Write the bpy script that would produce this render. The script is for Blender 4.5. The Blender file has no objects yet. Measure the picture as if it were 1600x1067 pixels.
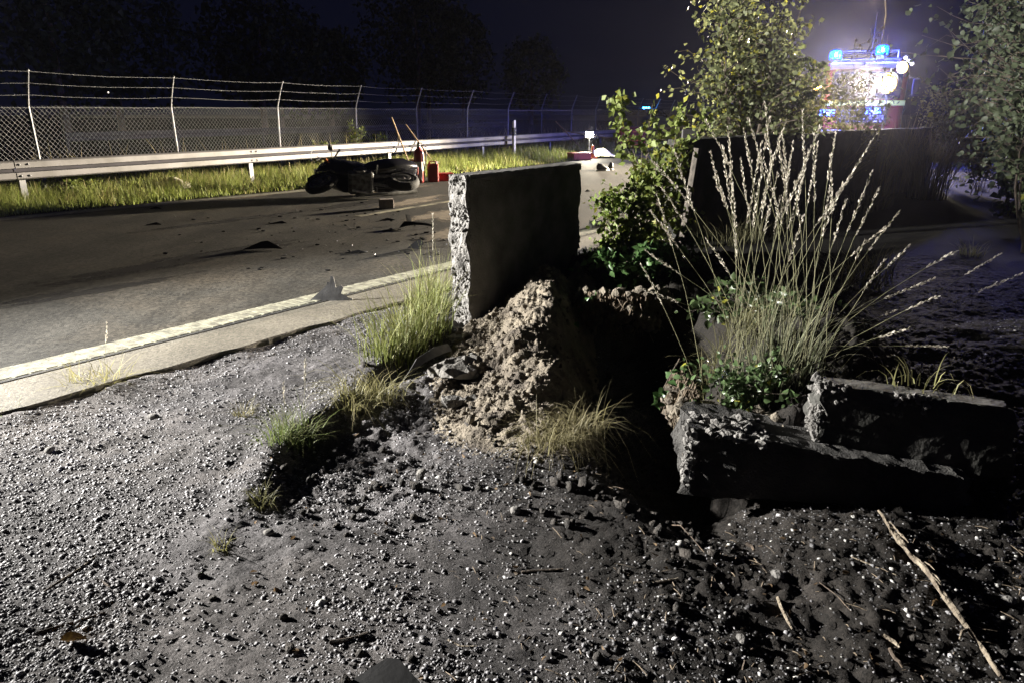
import bpy, bmesh, math, random
import numpy as np
from mathutils import Vector, Matrix

random.seed(7)
rng = np.random.default_rng(11)
sc = bpy.context.scene
COL = sc.collection

# ------------------------------------------------------------------ camera
F_PX, CAM_H, PITCH = 1120.0, 1.5, math.atan(358 / 1120)
cam_d = bpy.data.cameras.new('camera')
cam_d.sensor_width = 36.0
cam_d.lens = F_PX / 1600 * 36
cam_d.clip_start = 0.05
cam_d.clip_end = 600
cam = bpy.data.objects.new('camera', cam_d)
COL.objects.link(cam)
cam.location = (0, 0, CAM_H)
cam.rotation_euler = (math.pi / 2 - PITCH, 0, 0)
sc.camera = cam

# ------------------------------------------------------------------ night sky
world = bpy.data.worlds.new('World')
sc.world = world
world.use_nodes = True
wn = world.node_tree.nodes
bg = wn['Background']
bg.inputs['Color'].default_value = (0.19, 0.25, 0.85, 1)
bg.inputs['Strength'].default_value = 0.0098

# ------------------------------------------------------------------ exposure
sc.view_settings.view_transform = 'Standard'
sc.view_settings.look = 'None'
sc.view_settings.exposure = 0.0
sc.view_settings.gamma = 1.0
sc.cycles.use_denoising = True
sc.cycles.max_bounces = 5
sc.cycles.diffuse_bounces = 2
sc.cycles.glossy_bounces = 2
sc.cycles.transmission_bounces = 3
sc.cycles.transparent_max_bounces = 8
sc.cycles.volume_bounces = 0
sc.cycles.use_adaptive_sampling = True
sc.cycles.adaptive_threshold = 0.03
sc.cycles.sample_clamp_indirect = 3.0
sc.cycles.caustics_reflective = False
sc.cycles.caustics_refractive = False

# ------------------------------------------------------------------ lamp settings (the lamps are built with their things)
ASSUMED_FLOOD_POS = (-8.0, 4.7, 2.4)  # assumed lamp out of view, supplies the light from the left
ASSUMED_FLOOD_W = 16500
TRUCK_FLOOD_W = 120000
GLOW_HAZE = 0.00022

# ------------------------------------------------------------------ helpers
cp, sp = math.cos(PITCH), math.sin(PITCH)
def ray(x, y):
    a = (x - 800) / F_PX; b = (533.5 - y) / F_PX
    return Vector((a, cp + b * sp, -sp + b * cp))
def G(x, y, z=0.0):
    r = ray(x, y); t = (z - CAM_H) / r.z
    return Vector((r.x * t, r.y * t, z))
def D(x, y, Y):
    r = ray(x, y); t = Y / r.y
    return Vector((r.x * t, Y, CAM_H + r.z * t))

def _hash(ix, iy, iz, seed):
    n = (ix.astype(np.int64) * 374761393 + iy.astype(np.int64) * 668265263 + iz.astype(np.int64) * 2147483647 + seed * 1274126177) & 0xffffffff
    n = ((n ^ (n >> 13)) * 1274126177) & 0xffffffff
    n = n ^ (n >> 16)
    return (n & 0xffff) / 65535.0 * 2 - 1
def vnoise(x, y, z=None, seed=0):
    x = np.asarray(x, float); y = np.asarray(y, float)
    z = np.zeros_like(x) if z is None else np.asarray(z, float)
    ix, iy, iz = np.floor(x), np.floor(y), np.floor(z)
    fx, fy, fz = x - ix, y - iy, z - iz
    fx = fx * fx * (3 - 2 * fx); fy = fy * fy * (3 - 2 * fy); fz = fz * fz * (3 - 2 * fz)
    r = 0
    for dx in (0, 1):
        wx = fx if dx else 1 - fx
        for dy in (0, 1):
            wy = fy if dy else 1 - fy
            for dz in (0, 1):
                wz = fz if dz else 1 - fz
                r = r + wx * wy * wz * _hash(ix + dx, iy + dy, iz + dz, seed)
    return r
def fbm(x, y, z=None, scale=1.0, octs=4, seed=0, gain=0.5):
    a, s, r = 1.0, scale, 0
    for k in range(octs):
        r = r + a * vnoise(np.asarray(x) * s, np.asarray(y) * s, None if z is None else np.asarray(z) * s, seed + k * 17)
        a *= gain; s *= 2.03
    return r
def sm(t):
    t = np.clip(t, 0, 1); return t * t * (3 - 2 * t)

# ---- materials
MATS = {}
def new_mat(name):
    m = bpy.data.materials.new(name); m.use_nodes = True
    MATS[name] = m
    return m, m.node_tree.nodes, m.node_tree.links, m.node_tree.nodes['Principled BSDF']
def mat(name, col, rough=0.6, metal=0.0, col2=None, scale=8.0, bump=0.0, bscale=60.0, coat=0.0, spec=0.5, detail=4.0):
    m, n, l, b = new_mat(name)
    b.inputs['Roughness'].default_value = rough
    b.inputs['Metallic'].default_value = metal
    b.inputs['Coat Weight'].default_value = coat
    b.inputs['Specular IOR Level'].default_value = spec
    tc = n.new('ShaderNodeTexCoord')
    col2 = col2 or tuple(c * 0.6 for c in col)
    nz = n.new('ShaderNodeTexNoise'); nz.inputs['Scale'].default_value = scale; nz.inputs['Detail'].default_value = detail
    l.new(tc.outputs['Object'], nz.inputs['Vector'])
    r = n.new('ShaderNodeValToRGB')
    r.color_ramp.elements[0].position = 0.35; r.color_ramp.elements[1].position = 0.65
    r.color_ramp.elements[0].color = (*col2, 1); r.color_ramp.elements[1].color = (*col, 1)
    l.new(nz.outputs['Fac'], r.inputs['Fac']); l.new(r.outputs['Color'], b.inputs['Base Color'])
    if bump:
        bz = n.new('ShaderNodeTexNoise'); bz.inputs['Scale'].default_value = bscale; bz.inputs['Detail'].default_value = 5
        l.new(tc.outputs['Object'], bz.inputs['Vector'])
        bp = n.new('ShaderNodeBump'); bp.inputs['Strength'].default_value = bump; bp.inputs['Distance'].default_value = 0.02
        l.new(bz.outputs['Fac'], bp.inputs['Height']); l.new(bp.outputs['Normal'], b.inputs['Normal'])
    return m
def emit(name, col, strength):
    m, n, l, b = new_mat(name)
    b.inputs['Base Color'].default_value = (*[min(1, c) for c in col], 1)
    b.inputs['Emission Color'].default_value = (*col, 1)
    b.inputs['Emission Strength'].default_value = strength
    b.inputs['Roughness'].default_value = 0.2
    nz = n.new('ShaderNodeTexNoise'); nz.inputs['Scale'].default_value = 40
    mr = n.new('ShaderNodeMapRange'); mr.inputs['To Min'].default_value = 0.15; mr.inputs['To Max'].default_value = 0.3
    l.new(nz.outputs['Fac'], mr.inputs['Value']); l.new(mr.outputs['Result'], b.inputs['Roughness'])
    return m
def leafmat(name, trans=0.35, rough=0.5, tint=(1, 1, 1)):
    m, n, l, b = new_mat(name)
    at = n.new('ShaderNodeAttribute'); at.attribute_name = 'Col'
    mx = n.new('ShaderNodeMix'); mx.data_type = 'RGBA'; mx.blend_type = 'MULTIPLY'; mx.inputs[0].default_value = 1
    l.new(at.outputs['Color'], mx.inputs[6]); mx.inputs[7].default_value = (*tint, 1)
    l.new(mx.outputs[2], b.inputs['Base Color'])
    b.inputs['Roughness'].default_value = rough
    b.inputs['Specular IOR Level'].default_value = 0.35
    tr = n.new('ShaderNodeBsdfTranslucent'); l.new(mx.outputs[2], tr.inputs['Color'])
    ms = n.new('ShaderNodeMixShader'); ms.inputs[0].default_value = trans
    l.new(b.outputs[0], ms.inputs[1]); l.new(tr.outputs[0], ms.inputs[2])
    l.new(ms.outputs[0], n['Material Output'].inputs['Surface'])
    return m
def colmat(name, rough=0.7, bump=0.3, bscale=120):
    m, n, l, b = new_mat(name)
    at = n.new('ShaderNodeAttribute'); at.attribute_name = 'Col'
    tc = n.new('ShaderNodeTexCoord')
    nz = n.new('ShaderNodeTexNoise'); nz.inputs['Scale'].default_value = bscale; nz.inputs['Detail'].default_value = 4
    l.new(tc.outputs['Object'], nz.inputs['Vector'])
    mr = n.new('ShaderNodeMapRange'); mr.inputs['To Min'].default_value = 0.6; mr.inputs['To Max'].default_value = 1.35
    l.new(nz.outputs['Fac'], mr.inputs['Value'])
    mx = n.new('ShaderNodeMix'); mx.data_type = 'RGBA'; mx.blend_type = 'MULTIPLY'; mx.inputs[0].default_value = 1
    l.new(at.outputs['Color'], mx.inputs[6]); l.new(mr.outputs['Result'], mx.inputs[7])
    l.new(mx.outputs[2], b.inputs['Base Color'])
    b.inputs['Roughness'].default_value = rough
    bp = n.new('ShaderNodeBump'); bp.inputs['Strength'].default_value = bump; bp.inputs['Distance'].default_value = 0.01
    l.new(nz.outputs['Fac'], bp.inputs['Height']); l.new(bp.outputs['Normal'], b.inputs['Normal'])
    return m

# ---- objects
ORG = {}
def tag(o, label=None, cat=None, group=None, kind=None):
    if label: o['label'] = label
    if cat: o['category'] = cat
    if group: o['group'] = group
    if kind: o['kind'] = kind
    return o
def thing(name, loc, label, cat, group=None, rot=None):
    o = bpy.data.objects.new(name, None); COL.objects.link(o)
    o.empty_display_size = 0.1
    o.location = loc
    if rot: o.rotation_euler = rot
    ORG[o] = Vector(loc)
    return tag(o, label, cat, group)
def mk(name, V, Fc, m, parent=None, smooth=False, cols=None, world_space=True, org=None):
    """one mesh object; V in world space unless world_space is False. Without a parent the origin goes to the base centre"""
    V = np.asarray(V, float).reshape(-1, 3)
    if parent is not None:
        o3 = ORG.get(parent, Vector((0, 0, 0))) if world_space else Vector((0, 0, 0))
    else:
        if org is not None: o3 = Vector(org)
        elif world_space:
            o3 = Vector(((V[:, 0].min() + V[:, 0].max()) / 2, (V[:, 1].min() + V[:, 1].max()) / 2, V[:, 2].min()))
        else: o3 = Vector((0, 0, 0))
    V = V - np.array(o3)
    me = bpy.data.meshes.new(name)
    if isinstance(Fc, np.ndarray):
        k = Fc.shape[1]
        me.vertices.add(len(V)); me.vertices.foreach_set('co', V.ravel())
        me.loops.add(Fc.size); me.loops.foreach_set('vertex_index', Fc.ravel().astype(np.int32))
        me.polygons.add(len(Fc)); me.polygons.foreach_set('loop_start', np.arange(0, Fc.size, k, dtype=np.int32))
        me.update(calc_edges=True)
    else:
        me.from_pydata(V.tolist(), [], Fc)
    if smooth:
        me.polygons.foreach_set('use_smooth', np.ones(len(me.polygons), bool))
    if cols is not None:
        ca = me.color_attributes.new('Col', 'FLOAT_COLOR', 'POINT')
        c4 = np.ones((len(V), 4)); c4[:, :3] = cols
        ca.data.foreach_set('color', c4.ravel())
    if m is not None: me.materials.append(MATS[m] if isinstance(m, str) else m)
    o = bpy.data.objects.new(name, me); COL.objects.link(o)
    if parent is not None:
        o.parent = parent
        ORG[o] = ORG.get(parent, Vector((0, 0, 0)))
    else:
        o.location = o3; ORG[o] = o3
    return o
def dup(o, parent=None, loc=None):
    c = o.copy(); COL.objects.link(c)
    if parent is not None: c.parent = parent
    if loc is not None: c.location = loc
    return c

class Geo:
    def __init__(s): s.v = []; s.f = []
    def add(s, vf, M=None):
        v, f = vf; n = len(s.v)
        for p in v:
            p = Vector(p)
            s.v.append(tuple(M @ p) if M is not None else tuple(p))
        s.f += [tuple(i + n for i in q) for q in f]
        return s
    def mk(s, name, m, parent=None, **k): return mk(name, s.v, s.f, m, parent, **k)

def from_bm(bm):
    bm.verts.index_update()
    v = [tuple(x.co) for x in bm.verts]; f = [tuple(q.index for q in p.verts) for p in bm.faces]
    bm.free(); return v, f
def box(c, s, rz=0.0, bev=0.0, R=None, segs=1):
    bm = bmesh.new(); bmesh.ops.create_cube(bm, size=1)
    bmesh.ops.scale(bm, vec=s, verts=bm.verts)
    if bev: bmesh.ops.bevel(bm, geom=bm.edges[:], offset=bev, segments=segs, affect='EDGES', profile=0.5)
    M = Matrix.Translation(c) @ (R.to_4x4() if R is not None else Matrix.Rotation(rz, 4, 'Z'))
    bmesh.ops.transform(bm, matrix=M, verts=bm.verts)
    return from_bm(bm)
def tube(pts, rad, n=8, cap=True):
    pts = [Vector(p) for p in pts]
    if not hasattr(rad, '__len__'): rad = [rad] * len(pts)
    v, f = [], []
    up = None
    for i, p in enumerate(pts):
        d = (pts[min(i + 1, len(pts) - 1)] - pts[max(i - 1, 0)]).normalized()
        if up is None:
            a = Vector((0, 0, 1)) if abs(d.z) < 0.9 else Vector((1, 0, 0))
            up = (a - d * a.dot(d)).normalized()
        else:
            up = (up - d * up.dot(d))
            up = up.normalized() if up.length > 1e-6 else d.orthogonal().normalized()
        s = d.cross(up)
        for k in range(n):
            a = 2 * math.pi * k / n
            v.append(tuple(p + (up * math.cos(a) + s * math.sin(a)) * rad[i]))
    for i in range(len(pts) - 1):
        for k in range(n):
            k2 = (k + 1) % n
            f.append((i * n + k, i * n + k2, (i + 1) * n + k2, (i + 1) * n + k))
    if cap:
        f.append(tuple(range(n - 1, -1, -1))); f.append(tuple(range((len(pts) - 1) * n, len(pts) * n)))
    return v, f
def lathe(prof, n=20, c=(0, 0, 0), R=None):
    v, f = [], []
    for (r, z) in prof:
        for k in range(n):
            a = 2 * math.pi * k / n
            p = Vector((r * math.cos(a), r * math.sin(a), z))
            if R is not None: p = R @ p
            v.append(tuple(p + Vector(c)))
    for i in range(len(prof) - 1):
        for k in range(n):
            k2 = (k + 1) % n
            f.append((i * n + k, i * n + k2, (i + 1) * n + k2, (i + 1) * n + k))
    f.append(tuple(range(n - 1, -1, -1))); f.append(tuple(range((len(prof) - 1) * n, len(prof) * n)))
    return v, f
def loft(secs, n=14, e=2.4):
    """secs: (x, cy, cz, ry, rz) superellipse sections along x"""
    v, f = [], []
    for (x, cy, cz, ry, rz) in secs:
        for k in range(n):
            a = 2 * math.pi * k / n; c_, s_ = math.cos(a), math.sin(a)
            v.append((x, cy + ry * math.copysign(abs(c_) ** (2 / e), c_), cz + rz * math.copysign(abs(s_) ** (2 / e), s_)))
    for i in range(len(secs) - 1):
        for k in range(n):
            k2 = (k + 1) % n
            f.append((i * n + k, i * n + k2, (i + 1) * n + k2, (i + 1) * n + k))
    f.append(tuple(range(n - 1, -1, -1))); f.append(tuple(range((len(secs) - 1) * n, len(secs) * n)))
    return v, f
def prism(outline, depth, M=None):
    """outline (x, z) extruded along y by depth"""
    n = len(outline)
    v = [(x, -depth / 2, z) for x, z in outline] + [(x, depth / 2, z) for x, z in outline]
    f = [tuple(range(n)), tuple(range(2 * n - 1, n - 1, -1))]
    f += [(i, i + n, (i + 1) % n + n, (i + 1) % n) for i in range(n)]
    if M is not None: v = [tuple(M @ Vector(p)) for p in v]
    return v, f
def lump(c, rad, sub=2, amp=0.25, seed=0, freq=1.6, R=None):
    bm = bmesh.new(); bmesh.ops.create_icosphere(bm, subdivisions=sub, radius=1)
    P = np.array([x.co for x in bm.verts])
    d = 1 + amp * fbm(P[:, 0] + seed * 3.1, P[:, 1], P[:, 2], freq, 3, seed)
    P = P * d[:, None] * np.array(rad)
    for x, p in zip(bm.verts, P): x.co = p
    v, f = from_bm(bm)
    v = [tuple((R @ Vector(p) if R is not None else Vector(p)) + Vector(c)) for p in v]
    return v, f
def rough_slab(L, T, H, res=0.035, end_amp=0.03, face_amp=0.003, seed=0, bot_cut=None):
    """box x 0..L, y 0..T, z 0..H with broken, uneven ends and almost plane faces"""
    bm = bmesh.new()
    nx, ny, nz = max(2, int(L / res)), max(2, int(T / res * 1.6)), max(2, int(H / res))
    def grid(fn, a, b):
        g = [[bm.verts.new(fn(i / a, j / b)) for j in range(b + 1)] for i in range(a + 1)]
        for i in range(a):
            for j in range(b): bm.faces.new((g[i][j], g[i + 1][j], g[i + 1][j + 1], g[i][j + 1]))
    grid(lambda u, w: (u * L, 0, w * H), nx, nz); grid(lambda u, w: (u * L, T, w * H), nx, nz)
    grid(lambda u, w: (u * L, w * T, H), nx, ny); grid(lambda u, w: (u * L, w * T, 0), nx, ny)
    grid(lambda u, w: (0, u * T, w * H), ny, nz); grid(lambda u, w: (L, u * T, w * H), ny, nz)
    bmesh.ops.remove_doubles(bm, verts=bm.verts, dist=1e-4)
    bmesh.ops.recalc_face_normals(bm, faces=bm.faces)
    P = np.array([x.co for x in bm.verts])
    x, y, z = P.T
    e0 = sm(1 - x / 0.07); e1 = sm(1 - (L - x) / 0.07)
    nA = fbm(x * 0, y * 3 + 5, z * 2.2, 3.0, 5, seed, 0.62); nB = fbm(x * 0, y * 3 + 15, z * 2.2, 3.0, 5, seed + 3, 0.62)
    Q = P.copy()
    Q[:, 0] += e0 * end_amp * nA + e1 * end_amp * 1.2 * nB
    nf = fbm(x, y, z, 9.0, 3, seed + 9)
    edge = np.minimum(np.minimum(y, T - y) + np.minimum(z, H - z), 0.05) / 0.05
    Q[:, 1] += face_amp * nf + (y / T - 0.5) * -0.022 * (1 - edge) * (1 + 1.3 * nf)
    Q[:, 2] += face_amp * fbm(x + 7, y, z, 8.0, 3, seed + 5) - sm(1 - (H - z) / 0.03) * 0.006 * np.clip(fbm(x, y, z, 14, 3, seed + 21), 0, 1)
    for vt, q in zip(bm.verts, Q): vt.co = q
    return from_bm(bm)

def blades(base, az, lean, length, width, segs=3, droop=0.3, col=(0.1, 0.16, 0.04), cvar=0.3, tipcol=None, bow=1.8):
    """curved tapering grass blades; every argument may be an array"""
    N = len(base); base = np.asarray(base, float)
    d = np.stack([np.cos(az), np.sin(az), np.zeros(N)], 1)
    side = np.stack([-np.sin(az), np.cos(az), np.zeros(N)], 1)
    tw = rng.uniform(-0.9, 0.9, N)[:, None]
    side = side * np.cos(tw) + d * np.sin(tw)
    rings = []
    lean = np.asarray(lean); droop = np.broadcast_to(droop, (N,))
    for k in range(segs + 1):
        s = k / segs
        p = base + d * (length * lean * s ** bow)[:, None]
        h = length * (s * np.sqrt(np.clip(1 - (lean * 0.75) ** 2 * s, 0.05, 1)) - droop * s ** 3)
        p[:, 2] += h
        w = (width * (1 - s ** 1.6) * 0.5)[:, None]
        if k < segs: rings += [p - side * w, p + side * w]
        else: rings += [p]
    V = np.stack(rings, 1)
    K = V.shape[1]
    fs = []
    for k in range(segs - 1):
        a = 2 * k
        fs += [(a, a + 1, a + 3), (a, a + 3, a + 2)]
    fs.append((K - 3, K - 2, K - 1))
    Fc = (np.array(fs)[None] + (np.arange(N) * K)[:, None, None]).reshape(-1, 3)
    c = np.array(col)[None] * (1 + cvar * rng.uniform(-1, 1, (N, 1))) if np.ndim(col) == 1 else np.array(col)
    c = c * rng.uniform(0.6, 1.35, (N, 1)); C = np.repeat(c[:, None, :], K, 1)
    if tipcol is not None:
        t = np.array([(k // 2) / segs for k in range(K)]); t[-1] = 1
        tm = rng.uniform(0, 1, (N, 1, 1)) * t[None, :, None]
        C = C * (1 - tm) + np.array(tipcol)[None, None] * tm
    return V.reshape(-1, 3), Fc, C.reshape(-1, 3)
def leaves(pos, ldir, size, aspect=0.62, fold=0.25, col=None, big=False):
    """ovate leaves, folded on the midrib; pos (N,3) stalk end, ldir (N,3) direction of the tip"""
    N = len(pos); pos = np.asarray(pos); d = ldir / np.linalg.norm(ldir, axis=1, keepdims=True)
    r = rng.normal(size=(N, 3)); r[:, 2] *= 0.6
    s = np.cross(d, r); s /= np.linalg.norm(s, axis=1, keepdims=True) + 1e-9
    n = np.cross(s, d)
    size = np.broadcast_to(size, (N,))[:, None]
    w = size * aspect * 0.5
    if big:
        prof = [(0.0, 0.0), (0.14, 0.72), (0.36, 1.0), (0.62, 0.78), (0.82, 0.38)]
        L = [pos + d * size * t + s * w * q + n * size * (fold * q * 0.35 - 0.16 * t * t) for t, q in prof[1:]]
        Rr = [pos + d * size * t - s * w * q + n * size * (fold * q * 0.35 - 0.16 * t * t) for t, q in prof[1:]]
        Mi = [pos + d * size * t - n * size * 0.16 * t * t for t, q in prof] + [pos + d * size - n * size * 0.16]
        V = np.stack(Mi + L + Rr, 1)   # mid 0..5, left 6..9, right 10..13
        fs = [(0, 1, 6), (0, 10, 1), (5, 9, 4), (5, 4, 13)]
        for k in range(3):
            fs += [(k + 1, k + 2, 7 + k), (k + 1, 7 + k, 6 + k), (k + 1, 10 + k, 11 + k), (k + 1, 11 + k, k + 2)]
    else:
        m = pos + d * size * 0.42
        V = np.stack([pos, m + s * w + n * w * fold, pos + d * size, m - s * w + n * w * fold], 1)
        fs = [(0, 2, 1), (0, 3, 2)]
    K = V.shape[1]
    Fc = (np.array(fs)[None] + (np.arange(N) * K)[:, None, None]).reshape(-1, 3)
    C = np.repeat(col[:, None, :], K, 1).reshape(-1, 3)
    return V.reshape(-1, 3), Fc, C
def leafcol(N, base, var=0.35, yellow=0.12):
    b = np.array(base)[None] * (1 + var * rng.uniform(-1, 1, (N, 1)))
    y = (rng.random((N, 1)) < yellow)
    return np.where(y, np.array([[0.22, 0.22, 0.035]]) * (0.7 + 0.6 * rng.random((N, 1))), b)

# ------------------------------------------------------------------ materials
mat('asphalt', (0.032, 0.030, 0.026), 0.85, col2=(0.021, 0.020, 0.0175), scale=1.3, bump=0.0)
def grainy(name, grain_scale, lo, hi, bump, patch=None, rough=0.7, pscale=1.1):
    m = MATS[name]; n = m.node_tree.nodes; l = m.node_tree.links; b = n['Principled BSDF']
    b.inputs['Roughness'].default_value = rough
    tc = n.new('ShaderNodeTexCoord')
    v = n.new('ShaderNodeTexVoronoi'); v.inputs['Scale'].default_value = grain_scale
    l.new(tc.outputs['Object'], v.inputs['Vector'])
    mr = n.new('ShaderNodeMapRange'); mr.inputs['To Min'].default_value = lo; mr.inputs['To Max'].default_value = hi
    l.new(v.outputs['Color'], mr.inputs['Value'])
    mx = n.new('ShaderNodeMix'); mx.data_type = 'RGBA'; mx.blend_type = 'MULTIPLY'; mx.inputs[0].default_value = 1
    src = b.inputs['Base Color'].links[0].from_socket
    if patch:
        pz = n.new('ShaderNodeTexNoise'); pz.inputs['Scale'].default_value = pscale; pz.inputs['Detail'].default_value = 7; pz.inputs['Roughness'].default_value = 0.62
        l.new(tc.outputs['Object'], pz.inputs['Vector'])
        pr = n.new('ShaderNodeMapRange'); pr.inputs['From Min'].default_value = 0.5; pr.inputs['From Max'].default_value = 0.68
        l.new(pz.outputs['Fac'], pr.inputs['Value'])
        pm = n.new('ShaderNodeMix'); pm.data_type = 'RGBA'; l.new(pr.outputs['Result'], pm.inputs[0])
        l.new(src, pm.inputs[6]); pm.inputs[7].default_value = (*patch, 1); src = pm.outputs[2]
    l.new(src, mx.inputs[6]); l.new(mr.outputs['Result'], mx.inputs[7]); l.new(mx.outputs[2], b.inputs['Base Color'])
    if bump:
        bp = n.new('ShaderNodeBump'); bp.inputs['Strength'].default_value = abs(bump); bp.inputs['Distance'].default_value = 0.006
        hs = v.outputs['Distance']
        if bump < 0:
            gn = n.new('ShaderNodeTexNoise'); gn.inputs['Scale'].default_value = grain_scale * 0.9; gn.inputs['Detail'].default_value = 8; gn.inputs['Roughness'].default_value = 0.7
            l.new(tc.outputs['Object'], gn.inputs['Vector']); hs = gn.outputs['Fac']
        l.new(hs, bp.inputs['Height']); l.new(bp.outputs['Normal'], b.inputs['Normal'])
MATS['asphalt'].node_tree.nodes['Principled BSDF'].inputs['Specular IOR Level'].default_value = 0.2
grainy('asphalt', 42, 0.35, 1.9, -1.0, patch=(0.040, 0.034, 0.026), pscale=0.55)
def lane_wear(name, amount):
    m = MATS[name]; n = m.node_tree.nodes; l = m.node_tree.links; b = n['Principled BSDF']
    src = b.inputs['Base Color'].links[0].from_socket
    tc = n.new('ShaderNodeTexCoord'); mp = n.new('ShaderNodeMapping'); mp.inputs['Rotation'].default_value = (0, 0, math.radians(37)); mp.inputs['Scale'].default_value = (1.6, 0.22, 1)
    nz = n.new('ShaderNodeTexNoise'); nz.inputs['Scale'].default_value = 0.9; nz.inputs['Detail'].default_value = 6; nz.inputs['Roughness'].default_value = 0.65
    l.new(tc.outputs['Object'], mp.inputs['Vector']); l.new(mp.outputs['Vector'], nz.inputs['Vector'])
    mr = n.new('ShaderNodeMapRange'); mr.inputs['From Min'].default_value = 0.35; mr.inputs['From Max'].default_value = 0.65; mr.inputs['To Min'].default_value = 1 - amount; mr.inputs['To Max'].default_value = 1 + amount
    l.new(nz.outputs['Fac'], mr.inputs['Value'])
    mx = n.new('ShaderNodeMix'); mx.data_type = 'RGBA'; mx.blend_type = 'MULTIPLY'; mx.inputs[0].default_value = 1
    l.new(src, mx.inputs[6]); l.new(mr.outputs['Result'], mx.inputs[7]); l.new(mx.outputs[2], b.inputs['Base Color'])
lane_wear('asphalt', 0.45)
mat('shoulder_asphalt', (0.145, 0.132, 0.105), 0.85, col2=(0.10, 0.09, 0.07), scale=2.2)
grainy('shoulder_asphalt', 75, 0.5, 1.5, -0.9, pscale=1.6, patch=(0.10, 0.09, 0.07))
mat('line_paint', (0.23, 0.225, 0.165), 0.85, col2=(0.085, 0.08, 0.06), scale=13, bump=0.3, detail=8)
mat('worn_paint', (0.40, 0.38, 0.26), 0.7, col2=(0.07, 0.062, 0.05), scale=6, bump=0.2)
mat('sand_spill', (0.19, 0.145, 0.09), 0.95, col2=(0.11, 0.085, 0.058), scale=7, bump=0.4, bscale=50)
mat('soil', (0.050, 0.047, 0.044), 0.6, col2=(0.022, 0.0205, 0.0195), scale=5, bump=0.0)
grainy('soil', 130, 0.45, 2.2, -0.9, patch=(0.078, 0.074, 0.071), rough=0.85, pscale=1.5)
def tint_by_attribute(name):
    m = MATS[name]; n = m.node_tree.nodes; l = m.node_tree.links; b = n['Principled BSDF']
    src = b.inputs['Base Color'].links[0].from_socket
    at = n.new('ShaderNodeAttribute'); at.attribute_name = 'Col'
    mx = n.new('ShaderNodeMix'); mx.data_type = 'RGBA'; mx.blend_type = 'MULTIPLY'; mx.inputs[0].default_value = 1
    l.new(src, mx.inputs[6]); l.new(at.outputs['Color'], mx.inputs[7]); l.new(mx.outputs[2], b.inputs['Base Color'])
    b.inputs['Specular IOR Level'].default_value = 0.3
tint_by_attribute('soil')
mat('mound_soil', (0.25, 0.215, 0.165), 0.95, col2=(0.075, 0.062, 0.05), scale=5, bump=0.9, bscale=70)
mat('clod', (0.24, 0.21, 0.165), 0.95, col2=(0.08, 0.066, 0.052), scale=12, bump=0.8, bscale=90)
mat('dark_clod', (0.05, 0.042, 0.036), 0.85, col2=(0.02, 0.018, 0.016), scale=18, bump=0.8, bscale=120)
mat('far_ground', (0.04, 0.045, 0.022), 1.0, col2=(0.022, 0.022, 0.014), scale=0.6, spec=0.0)
mat('concrete', (0.24, 0.23, 0.215), 0.9, col2=(0.13, 0.122, 0.113), scale=5, bump=0.35, bscale=80)
mat('broken_concrete', (0.29, 0.28, 0.268), 0.95, col2=(0.10, 0.095, 0.09), scale=15, bump=1.0, bscale=75)
mat('mossy_concrete', (0.085, 0.083, 0.078), 0.9, col2=(0.045, 0.046, 0.040), scale=3, bump=0.5, bscale=60)
mat('aggregate_concrete', (0.09, 0.087, 0.083), 0.85, col2=(0.045, 0.043, 0.042), scale=6, bump=1.0, bscale=130)
mat('galvanised', (0.21, 0.215, 0.23), 0.55, 0.5, col2=(0.14, 0.143, 0.155), scale=5, bump=0.05, bscale=30)
mat('rail_steel', (0.145, 0.14, 0.146), 0.6, 0.25, col2=(0.09, 0.086, 0.084), scale=2.2, bump=0.06, bscale=20)
mat('dim_steel', (0.06, 0.06, 0.07), 0.8, 0.1, col2=(0.035, 0.035, 0.04), scale=3)  # steel darkened in colour so the second rail looks barely lit
mat('groove_shade', (0.035, 0.032, 0.040), 0.9, col2=(0.022, 0.020, 0.025), scale=4)  # shade inside the beam's groove, put into the colour
mat('wire', (0.24, 0.245, 0.25), 0.5, 0.4, col2=(0.15, 0.153, 0.16), scale=12)
mat('black_plastic', (0.014, 0.014, 0.015), 0.55, col2=(0.011, 0.011, 0.012), scale=10, bump=0.05)
mat('scuffed_black', (0.013, 0.013, 0.014), 0.95, col2=(0.008, 0.008, 0.009), scale=10, bump=0.2, spec=0.12)
mat('black_paint', (0.012, 0.012, 0.016), 0.22, col2=(0.009, 0.009, 0.012), scale=6, coat=0.4)
mat('rubber', (0.022, 0.021, 0.021), 0.85, col2=(0.014, 0.014, 0.014), scale=20, bump=0.4, bscale=60)
mat('alloy', (0.5, 0.5, 0.5), 0.35, 0.9, col2=(0.3, 0.3, 0.3), scale=12)
mat('engine_metal', (0.22, 0.22, 0.22), 0.45, 0.8, col2=(0.07, 0.07, 0.07), scale=14)
mat('seat_vinyl', (0.02, 0.02, 0.022), 0.6, col2=(0.014, 0.014, 0.015), scale=20, bump=0.2)
mat('grey_plastic', (0.085, 0.085, 0.09), 0.5, col2=(0.03, 0.03, 0.032), scale=9, bump=0.1)
mat('extinguisher_red', (0.27, 0.03, 0.03), 0.4, col2=(0.17, 0.018, 0.018), scale=8, coat=0.3)
mat('bright_red', (0.36, 0.035, 0.028), 0.55, col2=(0.24, 0.022, 0.018), scale=5)
mat('orange_plastic', (0.75, 0.22, 0.04), 0.5, col2=(0.6, 0.16, 0.03), scale=6)
mat('white_plastic', (0.75, 0.75, 0.73), 0.5, col2=(0.55, 0.55, 0.52), scale=7)
mat('bag_plastic', (0.78, 0.74, 0.62), 0.6, col2=(0.45, 0.42, 0.34), scale=11, bump=0.6, bscale=25)
mat('card', (0.5, 0.33, 0.16), 0.85, col2=(0.38, 0.25, 0.12), scale=9)
mat('wood_pole', (0.30, 0.21, 0.13), 0.7, col2=(0.16, 0.11, 0.07), scale=14, bump=0.3)
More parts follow.
